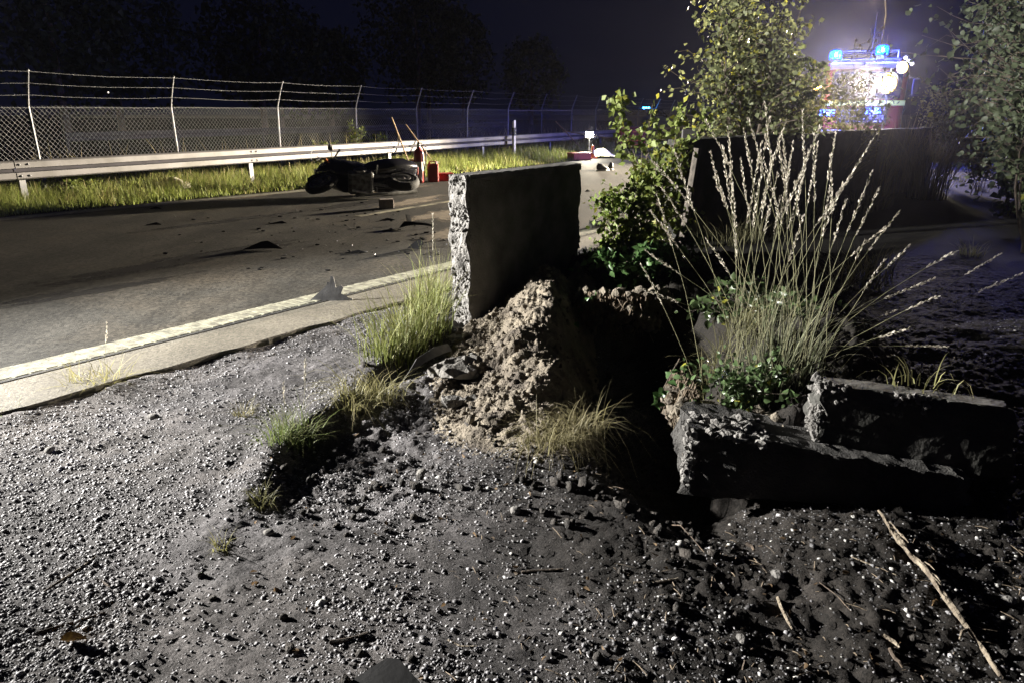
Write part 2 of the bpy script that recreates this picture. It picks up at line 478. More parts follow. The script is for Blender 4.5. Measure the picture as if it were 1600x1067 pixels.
mat('grey_wood', (0.15, 0.13, 0.11), 0.85, col2=(0.08, 0.07, 0.06), scale=14, bump=0.4)
mat('dead_wood', (0.33, 0.28, 0.21), 0.9, col2=(0.12, 0.095, 0.07), scale=22, bump=1.0, bscale=70)
mat('twig_bark', (0.12, 0.088, 0.062), 0.85, col2=(0.05, 0.038, 0.03), scale=18, bump=0.6)
mat('bark', (0.16, 0.13, 0.10), 0.85, col2=(0.07, 0.055, 0.045), scale=14, bump=0.7)
mat('root', (0.20, 0.155, 0.11), 0.9, col2=(0.09, 0.07, 0.05), scale=25, bump=0.5)
mat('dark_foliage', (0.022, 0.034, 0.014), 0.8, col2=(0.010, 0.016, 0.008), scale=3)
mat('truck_red', (0.20, 0.010, 0.008), 0.35, col2=(0.15, 0.008, 0.006), scale=3, coat=0.5)
mat('truck_yellow', (0.70, 0.72, 0.10), 0.4, col2=(0.6, 0.62, 0.08), scale=4)
mat('truck_white', (0.38, 0.38, 0.37), 0.45, col2=(0.3, 0.3, 0.29), scale=4)
mat('dark_glass', (0.02, 0.022, 0.025), 0.08, col2=(0.015, 0.016, 0.02), scale=3)
mat('car_blue', (0.03, 0.05, 0.14), 0.3, col2=(0.025, 0.04, 0.11), scale=4, coat=0.4)
mat('paving_brick', (0.26, 0.22, 0.20), 0.85, col2=(0.17, 0.14, 0.125), scale=12, bump=0.5)
mat('shoe_black', (0.02, 0.02, 0.022), 0.6, col2=(0.013, 0.013, 0.014), scale=14)
mat('yellow_leaf', (0.62, 0.36, 0.05), 0.6, col2=(0.30, 0.14, 0.03), scale=60)
mat('mirror_piece', (0.55, 0.55, 0.56), 0.25, 0.5, col2=(0.3, 0.3, 0.32), scale=20)
leafmat('leaf', 0.35); leafmat('grass', 0.35, 0.6); leafmat('ivy', 0.2, 0.35)
leafmat('dry_grass', 0.3, 0.7)
colmat('pebble', 0.6, 0.3, 160)
emit('lamp_white', (1.0, 0.80, 0.36), 2.7)
emit('lamp_white_small', (1.0, 0.93, 0.72), 60)
emit('lamp_amber', (1.0, 0.62, 0.18), 14)
emit('beacon_blue', (0.0, 0.065, 1.0), 8)
emit('flasher_blue', (0.05, 0.14, 1.0), 11)
emit('cyan_led', (0.05, 0.45, 1.0), 22)
emit('street_lens', (1.0, 0.72, 0.38), 40)
emit('far_lamp', (1.0, 0.9, 0.75), 3.0)

def spot(name, loc, target, watts, col, angle, blend=0.4, rad=0.1, parent=None):
    ld = bpy.data.lights.new(name, 'SPOT'); ld.energy = watts; ld.color = col
    ld.spot_size = math.radians(angle); ld.spot_blend = blend; ld.shadow_soft_size = rad
    o = bpy.data.objects.new(name, ld); COL.objects.link(o)
    o.rotation_euler = (Vector(target) - Vector(loc)).to_track_quat('-Z', 'Y').to_euler()
    if parent is not None:
        o.parent = parent; o.location = Vector(loc) - ORG[parent]
    else: o.location = loc
    return o
def point(name, loc, watts, col, rad=0.05, parent=None):
    ld = bpy.data.lights.new(name, 'POINT'); ld.energy = watts; ld.color = col; ld.shadow_soft_size = rad
    o = bpy.data.objects.new(name, ld); COL.objects.link(o)
    if parent is not None:
        o.parent = parent; o.location = Vector(loc) - ORG[parent]
    else: o.location = loc
    return o

# ================================================================== SETTING
GZ = -0.05                                  # level of the gravel beside the road
RD = Vector((math.sin(math.radians(37)), math.cos(math.radians(37)), 0))   # along the near road edge
RN = Vector((RD.y, -RD.x, 0))               # to its right
E0 = G(330, 555)                            # on the edge between shoulder strip and gravel
def edge_off(x, y):                         # signed distance to the right of the gravel edge
    return (x - E0.x) * RN.x + (y - E0.y) * RN.y
RIDGE = [(-1.25, 1.9), (-1.09, 2.3), (-1.05, 2.67), (-1.10, 3.22), (-0.88, 3.81), (-0.80, 4.48), (-0.52, 5.06), (-0.4, 5.6)]
def ridge_x(y):
    return np.interp(y, [p[1] for p in RIDGE], [p[0] for p in RIDGE])
def ground_base(x, y):
    """terrain height beside the road: gravel, torn turf edge, hole and earth bank"""
    x = np.asarray(x, float); y = np.asarray(y, float)
    z = np.full(x.shape, GZ)
    e = edge_off(x, y)
    # torn-up step right of the turf ridge
    t = x - ridge_x(y)
    step = sm((t + 0.02) / 0.10) * (1 - sm((t - 0.35) / 0.7)) * sm((y - 2.3) / 0.9) * (1 - sm((y - 5.0) / 0.5))
    z = z - 0.055 * step
    rdg = np.exp(-((t + 0.06) / 0.10) ** 2) * sm((y - 2.0) / 0.8) * (1 - sm((y - 5.2) / 0.4))
    z = z + 0.04 * rdg
    z = z + 0.03 * np.exp(-(e / 0.16) ** 2) * (1 + 0.5 * fbm(x, y, None, 3, 3, 71))
    # hole
    hx = (x - 0.82) / 0.42; hy = (y - 4.0) / 1.3
    z = z - 0.42 * np.exp(-(hx ** 2 + hy ** 2) ** 2)
    # earth bank at the right of the hole and behind it
    wob = 0.06 * fbm(x, y, None, 3.5, 3, 5)
    A = sm((x + wob - 0.88 - 0.42 * sm((y - 3.45) / 1.0)) / 0.13) * (1 - sm((x - 1.55 - 0.25 * (y - 2.8)) / 0.75)) * sm((y + wob - 2.86) / 0.14)
    B = sm((y + wob - 5.1) / 0.16) * sm((x + wob - 0.42) / 0.2) * (1 - sm((x - 1.9 - 0.5 * (y - 5.2)) / 0.8))
    fade = 1 - sm((y - 6.3) / 1.5)
    z = z + (0.27 * np.maximum(A * (1 - 0.25 * sm((y - 3.8) / 1)), B * 1.0)) * fade
    # loose crumbs and ruts
    n = 0.018 * fbm(x, y, None, 2.2, 3, 3) + 0.008 * fbm(x, y, None, 9, 3, 8) + 0.008 * np.abs(fbm(x, y, None, 26, 3, 13)) + 0.006 * fbm(x, y, None, 60, 2, 41)
    rough = 0.6 + 1.8 * step + 3.2 * np.clip(A + B, 0, 1) + 1.0 * sm((x - 0.0) / 1.0) * (1 - sm((y - 4) / 2))
    k = sm(e / 0.12)
    z = z + n * rough * k
    z = np.where(e < 0, np.minimum(z, GZ - 0.02), z)
    return z
NX0, NX1, NY0, NY1 = -4.4, 5.2, 1.0, 8.2
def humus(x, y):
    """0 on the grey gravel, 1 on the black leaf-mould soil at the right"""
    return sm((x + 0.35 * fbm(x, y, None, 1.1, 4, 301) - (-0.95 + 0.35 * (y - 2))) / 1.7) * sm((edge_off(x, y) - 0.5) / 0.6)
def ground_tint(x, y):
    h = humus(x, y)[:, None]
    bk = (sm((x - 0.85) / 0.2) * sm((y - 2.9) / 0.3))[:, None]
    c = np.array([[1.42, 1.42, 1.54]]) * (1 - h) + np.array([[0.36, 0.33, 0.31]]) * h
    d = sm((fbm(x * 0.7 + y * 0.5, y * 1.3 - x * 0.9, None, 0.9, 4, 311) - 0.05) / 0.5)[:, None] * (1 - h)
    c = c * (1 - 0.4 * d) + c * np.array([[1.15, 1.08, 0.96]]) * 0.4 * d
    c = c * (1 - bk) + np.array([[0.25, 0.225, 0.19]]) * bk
    fr = sm((y - 5.6) / 2.2)[:, None]
    return c * (1 - fr) + np.array([[0.13, 0.12, 0.105]]) * fr
def near_ground():
    res = 0.0165
    xs = np.arange(NX0, NX1 + 1e-6, res); ys = np.arange(NY0, NY1 + 1e-6, res)
    X, Y = np.meshgrid(xs, ys, indexing='ij')
    Z = ground_base(X, Y)
    bd = np.minimum(np.minimum(X - xs[0], xs[-1] - X), np.minimum(Y - ys[0], ys[-1] - Y))
    k = sm(bd / 0.3); Z = Z * k + GZ * (1 - k)
    V = np.stack([X, Y, Z], -1).reshape(-1, 3)
    n, m = len(xs), len(ys)
    I = np.arange(n * m).reshape(n, m)
    Fc = np.stack([I[:-1, :-1], I[1:, :-1], I[1:, 1:], I[:-1, 1:]], -1).reshape(-1, 4)
    # the sheet around it, out to the horizon, with the near field cut out
    a, b, c_, d = xs[0], xs[-1], ys[0], ys[-1]
    B = 400.0
    gx = [-B, -60, -20, a, b, 25, 70, B]; gy = [-60, -10, c_, d, 25, 70, B]
    O = len(V); ov = [(x, y, GZ) for x in gx for y in gy]; of = []
    for i in range(len(gx) - 1):
        for j in range(len(gy) - 1):
            if gx[i] == a and gy[j] == c_: continue
            q = lambda i, j: O + i * len(gy) + j
            of.append((q(i, j), q(i + 1, j), q(i + 1, j + 1), q(i, j + 1)))
    V = np.vstack([V, np.array(ov)]); Fc = np.vstack([Fc, np.array(of)])
    C = ground_tint(V[:, 0], V[:, 1]); C[O:] = (0.13, 0.12, 0.105)
    return tag(mk('ground', V, Fc, 'soil', smooth=True, cols=C, org=(0, 0, 0)), kind='structure')
near_ground()

def strip(name, left, right, z, m, sub=1):
    v, f = [], []
    for a, b in zip(left, right): v += [(a[0], a[1], z), (b[0], b[1], z)]
    f = [(2 * i, 2 * i + 1, 2 * i + 3, 2 * i + 2) for i in range(len(left) - 1)]
    return tag(mk(name, v, f, m, org=(0, 0, 0)), kind='structure')
# carriageway: far edge follows the curve seen in the photograph, near edge is the painted line
NL = [G(0, 578) - RD * 14, G(0, 578), G(690, 415), G(690, 415) + RD * 9, G(690, 415) + RD * 30, G(690, 415) + RD * 75]
FE = [G(0, 340) - RD * 16, G(0, 340), G(366, 306), G(640, 281), G(905, 251), G(905, 251) + Vector((0.56, 0.83, 0)) * 60]
def lerp_poly(P, n):
    L = [0]
    for a, b in zip(P[:-1], P[1:]): L.append(L[-1] + (b - a).length)
    out = []
    for k in range(n):
        s = L[-1] * (k / (n - 1)) ** 1.4
        i = max(j for j in range(len(P) - 1) if L[j] <= s + 1e-9)
        t = (s - L[i]) / (L[i + 1] - L[i]); out.append(P[i].lerp(P[i + 1], min(t, 1)))
    return out
strip('road', [p for p in FE], [p + RN * 0.04 for p in NL], 0.0, 'asphalt')
# shoulder strip with a ragged broken edge and a real step down to the gravel
def shoulder():
    v, f = [], []
    s0, s1, ds = -14.0, 40.0, 0.05
    N = int((s1 - s0) / ds)
    base = G(0, 598)
    w0 = (E0 - base).dot(RN)
    ss = s0 + np.arange(N) * ds
    jag = 0.018 * fbm(ss, ss * 0 + 3, None, 4.0, 4, 61)
    for k in range(N):
        a = base + RD * ss[k] + RN * -0.0
        b = base + RD * ss[k] + RN * (w0 + jag[k])
        v += [(a.x, a.y, 0.003), (b.x - RN.x * 0.012, b.y - RN.y * 0.012, 0.003), (b.x, b.y, -0.006), (b.x + 0.004, b.y, -0.12)]
    for k in range(N - 1):
        for j in range(3):
            f.append((4 * k + j, 4 * k + j + 1, 4 * k + 5 + j, 4 * k + 4 + j))
    tag(mk('road_shoulder', v, f, 'shoulder_asphalt', org=(0, 0, 0)), kind='structure')
shoulder()
def edge_line():
    a = G(0, 578) - RD * 14 - RN * 0.0; w = (G(0, 597) - G(0, 578)).dot(RN)
    g = Geo(); L = 44.0
    q = [a, a + RN * w, a + RD * L + RN * w, a + RD * L]
    g.v += [(p.x, p.y, 0.0075) for p in q]; g.f.append((0, 1, 2, 3))
    s = 8.0
    R = Matrix((RD, RN, Vector((0, 0, 1)))).transposed()
    while s < 36:
        p = a + RD * s + RN * w * 0.5
        g.add(box((p.x, p.y, 0.0085), (0.062 + 0.008 * random.random(), w * (0.86 + 0.12 * random.random()), 0.005), R=R))
        s += 0.085
    tag(g.mk('edge_line', 'line_paint', org=(0, 0, 0)), kind='structure')
edge_line()
# bitumen joint between line and shoulder
jb = G(0, 598) - RD * 14
strip('road_joint', [jb - RN * 0.004, jb + RD * 44 - RN * 0.004], [jb + RN * 0.022, jb + RD * 44 + RN * 0.022], 0.0085, 'rubber')
fl = [p + RN * 0.16 for p in FE[:4]]
strip('far_edge_line', fl, [p + RN * 0.28 for p in fl], 0.006, 'line_paint')
lane = [G(560, 339), G(690, 317.5), G(690, 317.5) + (G(690, 317.5) - G(560, 339)).normalized() * 5]
ln = Vector((lane[1].y - lane[0].y, -(lane[1].x - lane[0].x), 0)).normalized()
strip('lane_line', [p - ln * 0.07 for p in lane], [p + ln * 0.07 for p in lane], 0.005, 'worn_paint')
def patch(name, c, rx, ry, ang, z, m, seed):
    """a thin smear on the road: dense in the middle, thinning out in grains towards the rim"""
    n, rings = 40, 6; v = [(c[0], c[1], z)]; w = [1.0]
    ca, sa = math.cos(ang), math.sin(ang)
    for q in range(1, rings + 1):
        for k in range(n):
            t = 2 * math.pi * k / n
            r = 1 + 0.38 * float(fbm(np.array([math.cos(t) * 1.7 + seed]), np.array([math.sin(t) * 1.7]), None, 1.5, 4, seed)[0])
            x, y = rx * r * math.cos(t) * q / rings, ry * r * math.sin(t) * q / rings
            v.append((c[0] + x * ca - y * sa, c[1] + x * sa + y * ca, z)); w.append(1 - q / rings)
    f = [(0, 1 + k, 1 + (k + 1) % n) for k in range(n)]
    for q in range(rings - 1):
        for k in range(n):
            k2 = (k + 1) % n; f.append((1 + q * n + k, 1 + (q + 1) * n + k, 1 + (q + 1) * n + k2, 1 + q * n + k2))
    return mk(name, v, f, m, cols=np.repeat(np.array(w)[:, None], 3, 1))
def ragged(name, strength=1.0):
    m = MATS[name]; n = m.node_tree.nodes; l = m.node_tree.links; b = n['Principled BSDF']
    at = n.new('ShaderNodeAttribute'); at.attribute_name = 'Col'
    tc = n.new('ShaderNodeTexCoord'); nz = n.new('ShaderNodeTexNoise'); nz.inputs['Scale'].default_value = 6; nz.inputs['Detail'].default_value = 9; nz.inputs['Roughness'].default_value = 0.75
    l.new(tc.outputs['Object'], nz.inputs['Vector'])
    ad = n.new('ShaderNodeMath'); ad.operation = 'ADD'; l.new(at.outputs['Fac'], ad.inputs[0]); l.new(nz.outputs['Fac'], ad.inputs[1])
    mr = n.new('ShaderNodeMapRange'); mr.inputs['From Min'].default_value = 0.72; mr.inputs['From Max'].default_value = 1.05; mr.inputs['To Max'].default_value = strength
    l.new(ad.outputs[0], mr.inputs['Value']); l.new(mr.outputs['Result'], b.inputs['Alpha'])
ragged('sand_spill', 0.85)
mat('oil_stain', (0.016, 0.015, 0.014), 0.5, col2=(0.012, 0.011, 0.011), scale=5); ragged('oil_stain', 0.7)
ra = math.atan2(RD.y, RD.x)
for k, (px, py, rx, ry, da) in enumerate([(440, 302, 2.6, 0.34, 0.0), (640, 316, 1.5, 0.40, 0.2), (690, 336, 1.1, 0.5, 0.3), (700, 366, 0.8, 0.32, 0.4), (610, 298, 1.7, 0.25, 0.1), (820, 272, 2.5, 0.6, 0.0), (930, 400, 0.5, 0.3, 0.3)]):
    tag(patch('sand_patch', G(px, py), rx, ry, ra + da, 0.003 + 0.0004 * k, 'sand_spill', k + 3), kind='stuff')
for k, (px, py, rx, ry, da) in enumerate([(150, 455, 1.0, 0.16, 0.0), (60, 465, 0.5, 0.12, 0.1), (300, 405, 2.2, 0.35, 0.0), (565, 318, 1.2, 0.3, 0.1), (360, 345, 1.6, 0.25, 0.0)]):
    tag(patch('oil_patch', G(px, py), rx, ry, ra + da, 0.0025 - 0.0004 * k, 'oil_stain', k + 31), kind='stuff')

# verge sheet between carriageway and fence, and the field beyond
RA, RB = Vector((-8.18, 11.78, 0)), Vector((4.72, 33.43, 0))
GD = (RB - RA).normalized(); GN = Vector((GD.y, -GD.x, 0))    # along the far rail, and towards the road
FA = Vector((-8.97, 14.03, 0)); FD = (Vector((7.16, 42.84, 0)) - FA).normalized(); FN = Vector((FD.y, -FD.x, 0))
def verge():
    A = [p.copy() for p in FE]
    v, f = [], []
    for i, p in enumerate(A):
        q = FA + FD * ((p - FA).dot(FD)) - FN * 6
        v += [(p.x, p.y, -0.004), (*(p.lerp(q, 0.25)).xy, 0.03), (*(p.lerp(q, 0.6)).xy, 0.0), (q.x, q.y, -0.02)]
    for i in range(len(A) - 1):
        for j in range(3): f.append((4 * i + j + 1, 4 * i + j, 4 * i + 4 + j, 4 * i + 5 + j))
    tag(mk('verge', v, f, 'far_ground', org=(0, 0, 0)), kind='structure')
verge()
mat('dark_field', (0.018, 0.020, 0.012), 1.0, col2=(0.008, 0.009, 0.006), scale=0.8, spec=0.0)
fq = [FA - FD * 60 - FN * 5.9, FA + FD * 120 - FN * 5.9]
strip('field', [p - FN * 160 for p in fq], fq, GZ + 0.035, 'dark_field')

# pebbles, soil crumbs: nobody could count them
def pebbles():
    bv = np.array([(1, 0, 0), (-1, 0, 0), (0, 1, 0), (0, -1, 0), (0, 0, 1), (0, 0, -0.8), (.6, .6, .5), (-.6, .6, .5), (-.6, -.6, .5), (.6, -.6, .5)], float)
    bf = np.array([(0, 6, 9), (0, 2, 6), (2, 7, 6), (2, 1, 7), (1, 8, 7), (1, 3, 8), (3, 9, 8), (3, 0, 9), (4, 9, 6), (4, 6, 7), (4, 7, 8), (4, 8, 9)])
    N0 = 300000
    y = 1.25 + 5.2 * rng.random(N0) ** 1.5
    x = rng.uniform(-0.85, 0.80, N0) * (y + 0.6)
    e = edge_off(x, y)
    cl = fbm(x, y, None, 2.1, 4, 77)
    keep = (e > 0.02) & (rng.random(N0) < np.clip(0.66 + 0.8 * cl, 0.10, 1) * (1 - 0.72 * humus(x, y)))
    inhole = np.exp(-(((x - 0.78) / 0.34) ** 2 + ((y - 3.85) / 1.25) ** 2) ** 2) > 0.3
    keep &= ~inhole
    keep &= ~((x > 0.85) & (y > 2.8) & (x < 2.2) & (rng.random(N0) < 0.85))
    x, y = x[keep][:105000], y[keep][:105000]; N = len(x)
    z = ground_base(x, y)
    r = np.clip(0.0031 * np.exp(0.50 * rng.normal(size=N)), 0.0015, 0.011)
    S = r[:, None] * np.stack([rng.uniform(0.8, 1.5, N), rng.uniform(0.7, 1.1, N), rng.uniform(0.45, 0.85, N)], 1)
    a = rng.uniform(0, 6.28, N); ca, sa = np.cos(a), np.sin(a)
    P = bv[None] * S[:, None] * (1 + 0.16 * rng.normal(size=(N, len(bv), 1)))
    Q = P.copy(); Q[..., 0] = P[..., 0] * ca[:, None] - P[..., 1] * sa[:, None]; Q[..., 1] = P[..., 0] * sa[:, None] + P[..., 1] * ca[:, None]
    Q += np.stack([x, y, z + S[:, 2] * 0.12], 1)[:, None]
    t = rng.random((N, 1))
    base = np.where(t < 0.40, np.array([[0.12, 0.116, 0.114]]), np.where(t < 0.9, np.array([[0.25, 0.245, 0.24]]), np.array([[0.40, 0.39, 0.37]])))
    c = base * (0.55 + 0.75 * rng.random((N, 1))) * np.array([[0.97, 0.97, 1.05]])
    dk = (rng.random((N, 1)) < 0.72 * humus(x, y)[:, None]); c = np.where(dk, c * 0.3, c)
    wh = (rng.random(N) < 0.035 * humus(x, y)); c[wh] = np.array([0.42, 0.415, 0.40]) * (0.7 + 0.5 * rng.random((wh.sum(), 1)))
    Q[wh] = (Q[wh] - Q[wh].mean(1, keepdims=True)) * 1.7 + Q[wh].mean(1, keepdims=True)
    C = np.repeat(c[:, None], len(bv), 1).reshape(-1, 3)
    Fc = (bf[None] + (np.arange(N) * len(bv))[:, None, None]).reshape(-1, 3)
    o = mk('gravel', Q.reshape(-1, 3), Fc, 'pebble', smooth=True, cols=C, org=(0, 0, 0))
    tag(o, 'grey and pale rounded gravel strewn over the dark soil', None, kind='stuff')
pebbles()

# ================================================================== FAR SIDE: guard rail, fence, verge grass
def beam_profile():
    # (towards the road, height) of a W beam, then its back
    pr = [(0.0, 0.0), (0.06, 0.010), (0.082, 0.03), (0.080, 0.118), (0.010, 0.130), (0.010, 0.178), (0.080, 0.190), (0.082, 0.28), (0.06, 0.30), (0.0, 0.31)]
    return pr + [(a - 0.006, b) for a, b in reversed(pr)]
def beam(p, d, n, L, z0, off=0.0):
    pr = beam_profile(); k = len(pr); v = []
    for s in (0, L):
        for a, b in pr:
            q = p + d * s + n * (a + off); v.append((q.x, q.y, z0 + b))
    f = [(i, (i + 1) % k, k + (i + 1) % k, k + i) for i in range(k)]
    h = k // 2
    for o in (0, k):
        for i in range(h - 1): f.append((o + i, o + i + 1, o + k - 2 - i, o + k - 1 - i))
    return v, f
def guard_rail(name, start, d, n, count, pitch, label, z=0.44, bolts=True, m='rail_steel'):
    root = thing(name, tuple(start), label, 'guard rail')
    Rm = Matrix((d, n, Vector((0, 0, 1)))).transposed()
    for i in range(count):
        p = start + d * pitch * i
        bo = mk('rail_beam', *beam(p - d * 0.03, d, n, pitch + 0.22, z, 0.0 if i % 2 else 0.0075), m, root)
        bo.data.materials.append(MATS['groove_shade'])
        for fi in (3, 4, 5): bo.data.polygons[fi].material_index = 1      # shade of the groove, painted as a darker material
        g = Geo(); pc = p + d * 0.1 - n * 0.06
        for w, t, dx in ((0.10, 0.008, 0.0), (0.008, 0.06, 0.046), (0.008, 0.06, -0.046)):
            q = pc + d * dx - n * (0.0 if dx == 0 else 0.03)
            g.add(box((q.x, q.y, (z + 0.27 - 0.4) / 2), (w, t, z + 0.27 + 0.4), R=Rm))
        g.mk('post', 'galvanised' if m == 'rail_steel' else m, root)
        g = Geo(); q = pc + n * 0.03; g.add(box((q.x, q.y, z + 0.155), (0.09, 0.075, 0.2), R=Rm)); g.mk('spacer', 'galvanised', root)
        if bolts and i < 9:
            for dx in (0.03, 0.16):
                for dz in (0.065, 0.245):
                    q = p + d * dx + n * 0.093
                    mk('bolt', *lathe([(0.019, 0.0), (0.013, 0.016), (0.002, 0.02)], 8, (q.x, q.y, z + dz), R=Matrix((d, Vector((0, 0, 1)), n)).transposed()), 'galvanised', root)
    return root
# joint beside the left frame edge lies at pixel x = 22
J0 = G(22, 251.5, 0.75); J0 = RA + GD * ((J0 - RA).dot(GD)); J0.z = 0
guard_rail('guard_rail', J0 - GD * 4.65 * 2, GD, GN, 14, 4.65, 'long steel guard rail along the far side of the road behind the motorcycle')
P2 = FA - FN * 13 + FD * 8.0; P2.z = 0.25
guard_rail('guard_rail', P2, FD, FN, 7, 4.65, 'dim second guard rail beyond the chain-link fence', z=0.42 + 0.05, bolts=False, m='dim_steel')

def fence():
    root = thing('chain_link_fence', tuple(FA), 'tall chain-link fence with bent posts and barbed wire beyond the guard rail', 'fence')
    MT, S = 1.60, 3.0
    arm = lambda h: FN * (0.42 * max(0, h - MT) ** 1.15 + 0.0)
    r = random.Random(3)
    tops = {}
    for i in range(-3, 16):
        p = FA + FD * S * i
        lean = FD * r.uniform(-0.03, 0.03) + FN * r.uniform(-0.02, 0.03)
        pts = []
        for h in (-0.3, 0.4, 0.9, MT - 0.12, MT, MT + 0.08, MT + 0.2, MT + 0.38, MT + 0.62):
            q = p + lean * max(h, 0) + arm(h) + (-FN * 0.05 * sm((h - MT + 0.12) / 0.1) * 0); q.z = h
            pts.append(q)
        po = mk('post', *tube(pts, [0.027] * 5 + [0.026, 0.024, 0.022, 0.021], 8), 'galvanised', root)
        t = pts[-1]; mk('post_cap', *lathe([(0.024, -0.02), (0.028, 0.0), (0.02, 0.016), (0.0, 0.02)], 8, tuple(t)), 'galvanised', root)
        tops[i] = (p, lean, pts)
    # barbed strands
    for k, h in enumerate((MT + 0.2, MT + 0.40, MT + 0.60)):
        g = Geo(); P = []
        for i in range(-3, 16):
            p, lean, _ = tops[i]
            q = p + lean * h + arm(h) + FN * 0.03; q.z = h
            P.append(q)
        pts = []
        for a, b in zip(P[:-1], P[1:]):
            for t in (0, 0.25, 0.5, 0.75):
                q = a.lerp(b, t); q.z -= 0.03 * (1 - (2 * t - 1) ** 2) * r.uniform(0.5, 1.4); pts.append(q)
        g.add(tube(pts, 0.0032, 4))
        for a, b in zip(pts[:-1], pts[1:]):
            L = (b - a).length
            for j in range(int(L / 0.14)):
                q = a.lerp(b, (j + 0.5) * 0.14 / L); u = Vector((r.uniform(-1, 1), r.uniform(-1, 1), r.uniform(-1, 1))).normalized() * 0.022
                g.add(tube([q - u, q + u], 0.0022, 3, cap=False))
        g.mk('barbed_wire', 'wire', root)
    # woven mesh, one panel per bay: two families of zigzag wires
    W, H = 0.092, MT
    for i in range(-3, 15):
        g = Geo(); p0 = FA + FD * S * i; wr = 0.0027
        nW = int(S / W)
        def pt(s, h, off):
            q = p0 + FD * s + FN * (0.03 + off); q.z = h + 0.01 * math.sin(s * 2.1 + i); return q
        k0 = int(H / (W * 1.1)) + 1
        for k in range(-k0 * 1, nW + k0):
            for sg in (1, -1):
                # wire x = k*W + sg*h/1.1
                h0, h1 = 0.0, H
                def xs(h): return k * W + (sg * h) / 1.1
                hs = sorted([max(h0, min(h1, hh)) for hh in ((0 - k * W) * 1.1 * sg, (S - k * W) * 1.1 * sg)])
                a, b = max(h0, hs[0]), min(h1, hs[1])
                if b - a < 0.02: continue
                g.add(tube([pt(xs(a), a, 0.003 * sg), pt(xs(b), b, -0.003 * sg)], wr, 3, cap=False))
        for k in range(nW):      # knuckled top edge
            s = k * W
            g.add(tube([pt(s, H - 0.005, 0.002), pt(s + 0.006, H + 0.02, 0), pt(s + 0.012, H - 0.005, -0.002)], wr, 3, cap=False))
        g.mk('mesh_panel', 'wire', root)
        if i in (6, 7):
            g = Geo(); g.add(tube([pt(0, MT - 0.05, 0.02), pt(S, MT - 0.05, 0.02)], 0.018, 8)); g.mk('top_tube', 'galvanised', root)
        else:
            g = Geo(); g.add(tube([pt(0, MT - 0.02, 0.02), pt(S, MT - 0.02, 0.02)], 0.003, 5)); g.mk('tension_wire', 'wire', root)
fence()

def verge_grass():
    N = 52000
    s = rng.uniform(0, 1, N) ** 1.35 * 44 - 7            # along the rail
    # across: 0 at carriageway edge .. 1 at fence
    fe = np.array([[p.x, p.y] for p in FE])
    P0 = np.array([RA.x, RA.y]); gd = np.array([GD.x, GD.y]); gn = np.array([GN.x, GN.y])
    # distance of the carriageway edge from the rail at each s
    es = (fe - P0) @ gd; ed = (fe - P0) @ gn
    o = np.argsort(es)
    w = np.interp(s, es[o], ed[o])
    u = rng.uniform(0, 1, N)
    d = np.where(u < 0.74, w - 0.05 - (w + 0.5) * (rng.random(N)), -0.5 - 2.6 * rng.random(N))
    xy = P0 + s[:, None] * gd + d[:, None] * gn
    cl = fbm(xy[:, 0], xy[:, 1], None, 1.3, 3, 21)
    t = np.clip((w - d) / 1.0, 0.12, 1.0)
    L = (0.10 + 0.24 * t) * (1 + 0.55 * cl) * rng.uniform(0.6, 1.3, N)
    L = np.clip(L, 0.05, 0.6)
    base = np.column_stack([xy, np.full(N, -0.01)])
    dry = (fbm(xy[:, 0], xy[:, 1], None, 2.4, 2, 5) + rng.normal(0, 0.5, N))[:, None] > 0.55
    c = np.where(dry, np.array([[0.33, 0.30, 0.115]]), np.array([[0.21, 0.265, 0.052]])) * (0.6 + 0.8 * rng.random((N, 1)))
    V, Fc, C = blades(base, rng.uniform(0, 6.28, N), rng.uniform(0.15, 0.75, N), L, rng.uniform(0.006, 0.012, N) * (1 + s / 25), 3, 0.15, c, tipcol=(0.25, 0.24, 0.10))
    tag(mk('verge_grass', V, Fc, 'grass', cols=C, org=(0, 0, 0)), 'green grass growing along the far verge under the guard rail', None, kind='stuff')
    # tall pale stalks near the fence
    N = 750
    s = rng.uniform(0, 1, N) * 46 - 6; d = -0.3 - 2.4 * rng.random(N)
    xy = P0 + s[:, None] * gd + d[:, None] * gn
    base = np.column_stack([xy, np.full(N, 0.0)])
    V, Fc, C = blades(base, rng.uniform(0, 6.28, N), rng.uniform(0.05, 0.55, N), rng.uniform(0.5, 1.15, N), rng.uniform(0.008, 0.016, N) * (1 + s / 25), 4, 0.05, (0.42, 0.36, 0.20), 0.35)
    tag(mk('verge_stalks', V, Fc, 'dry_grass', cols=C, org=(0, 0, 0)), 'pale dry grass stalks standing between guard rail and fence', None, kind='stuff')
verge_grass()

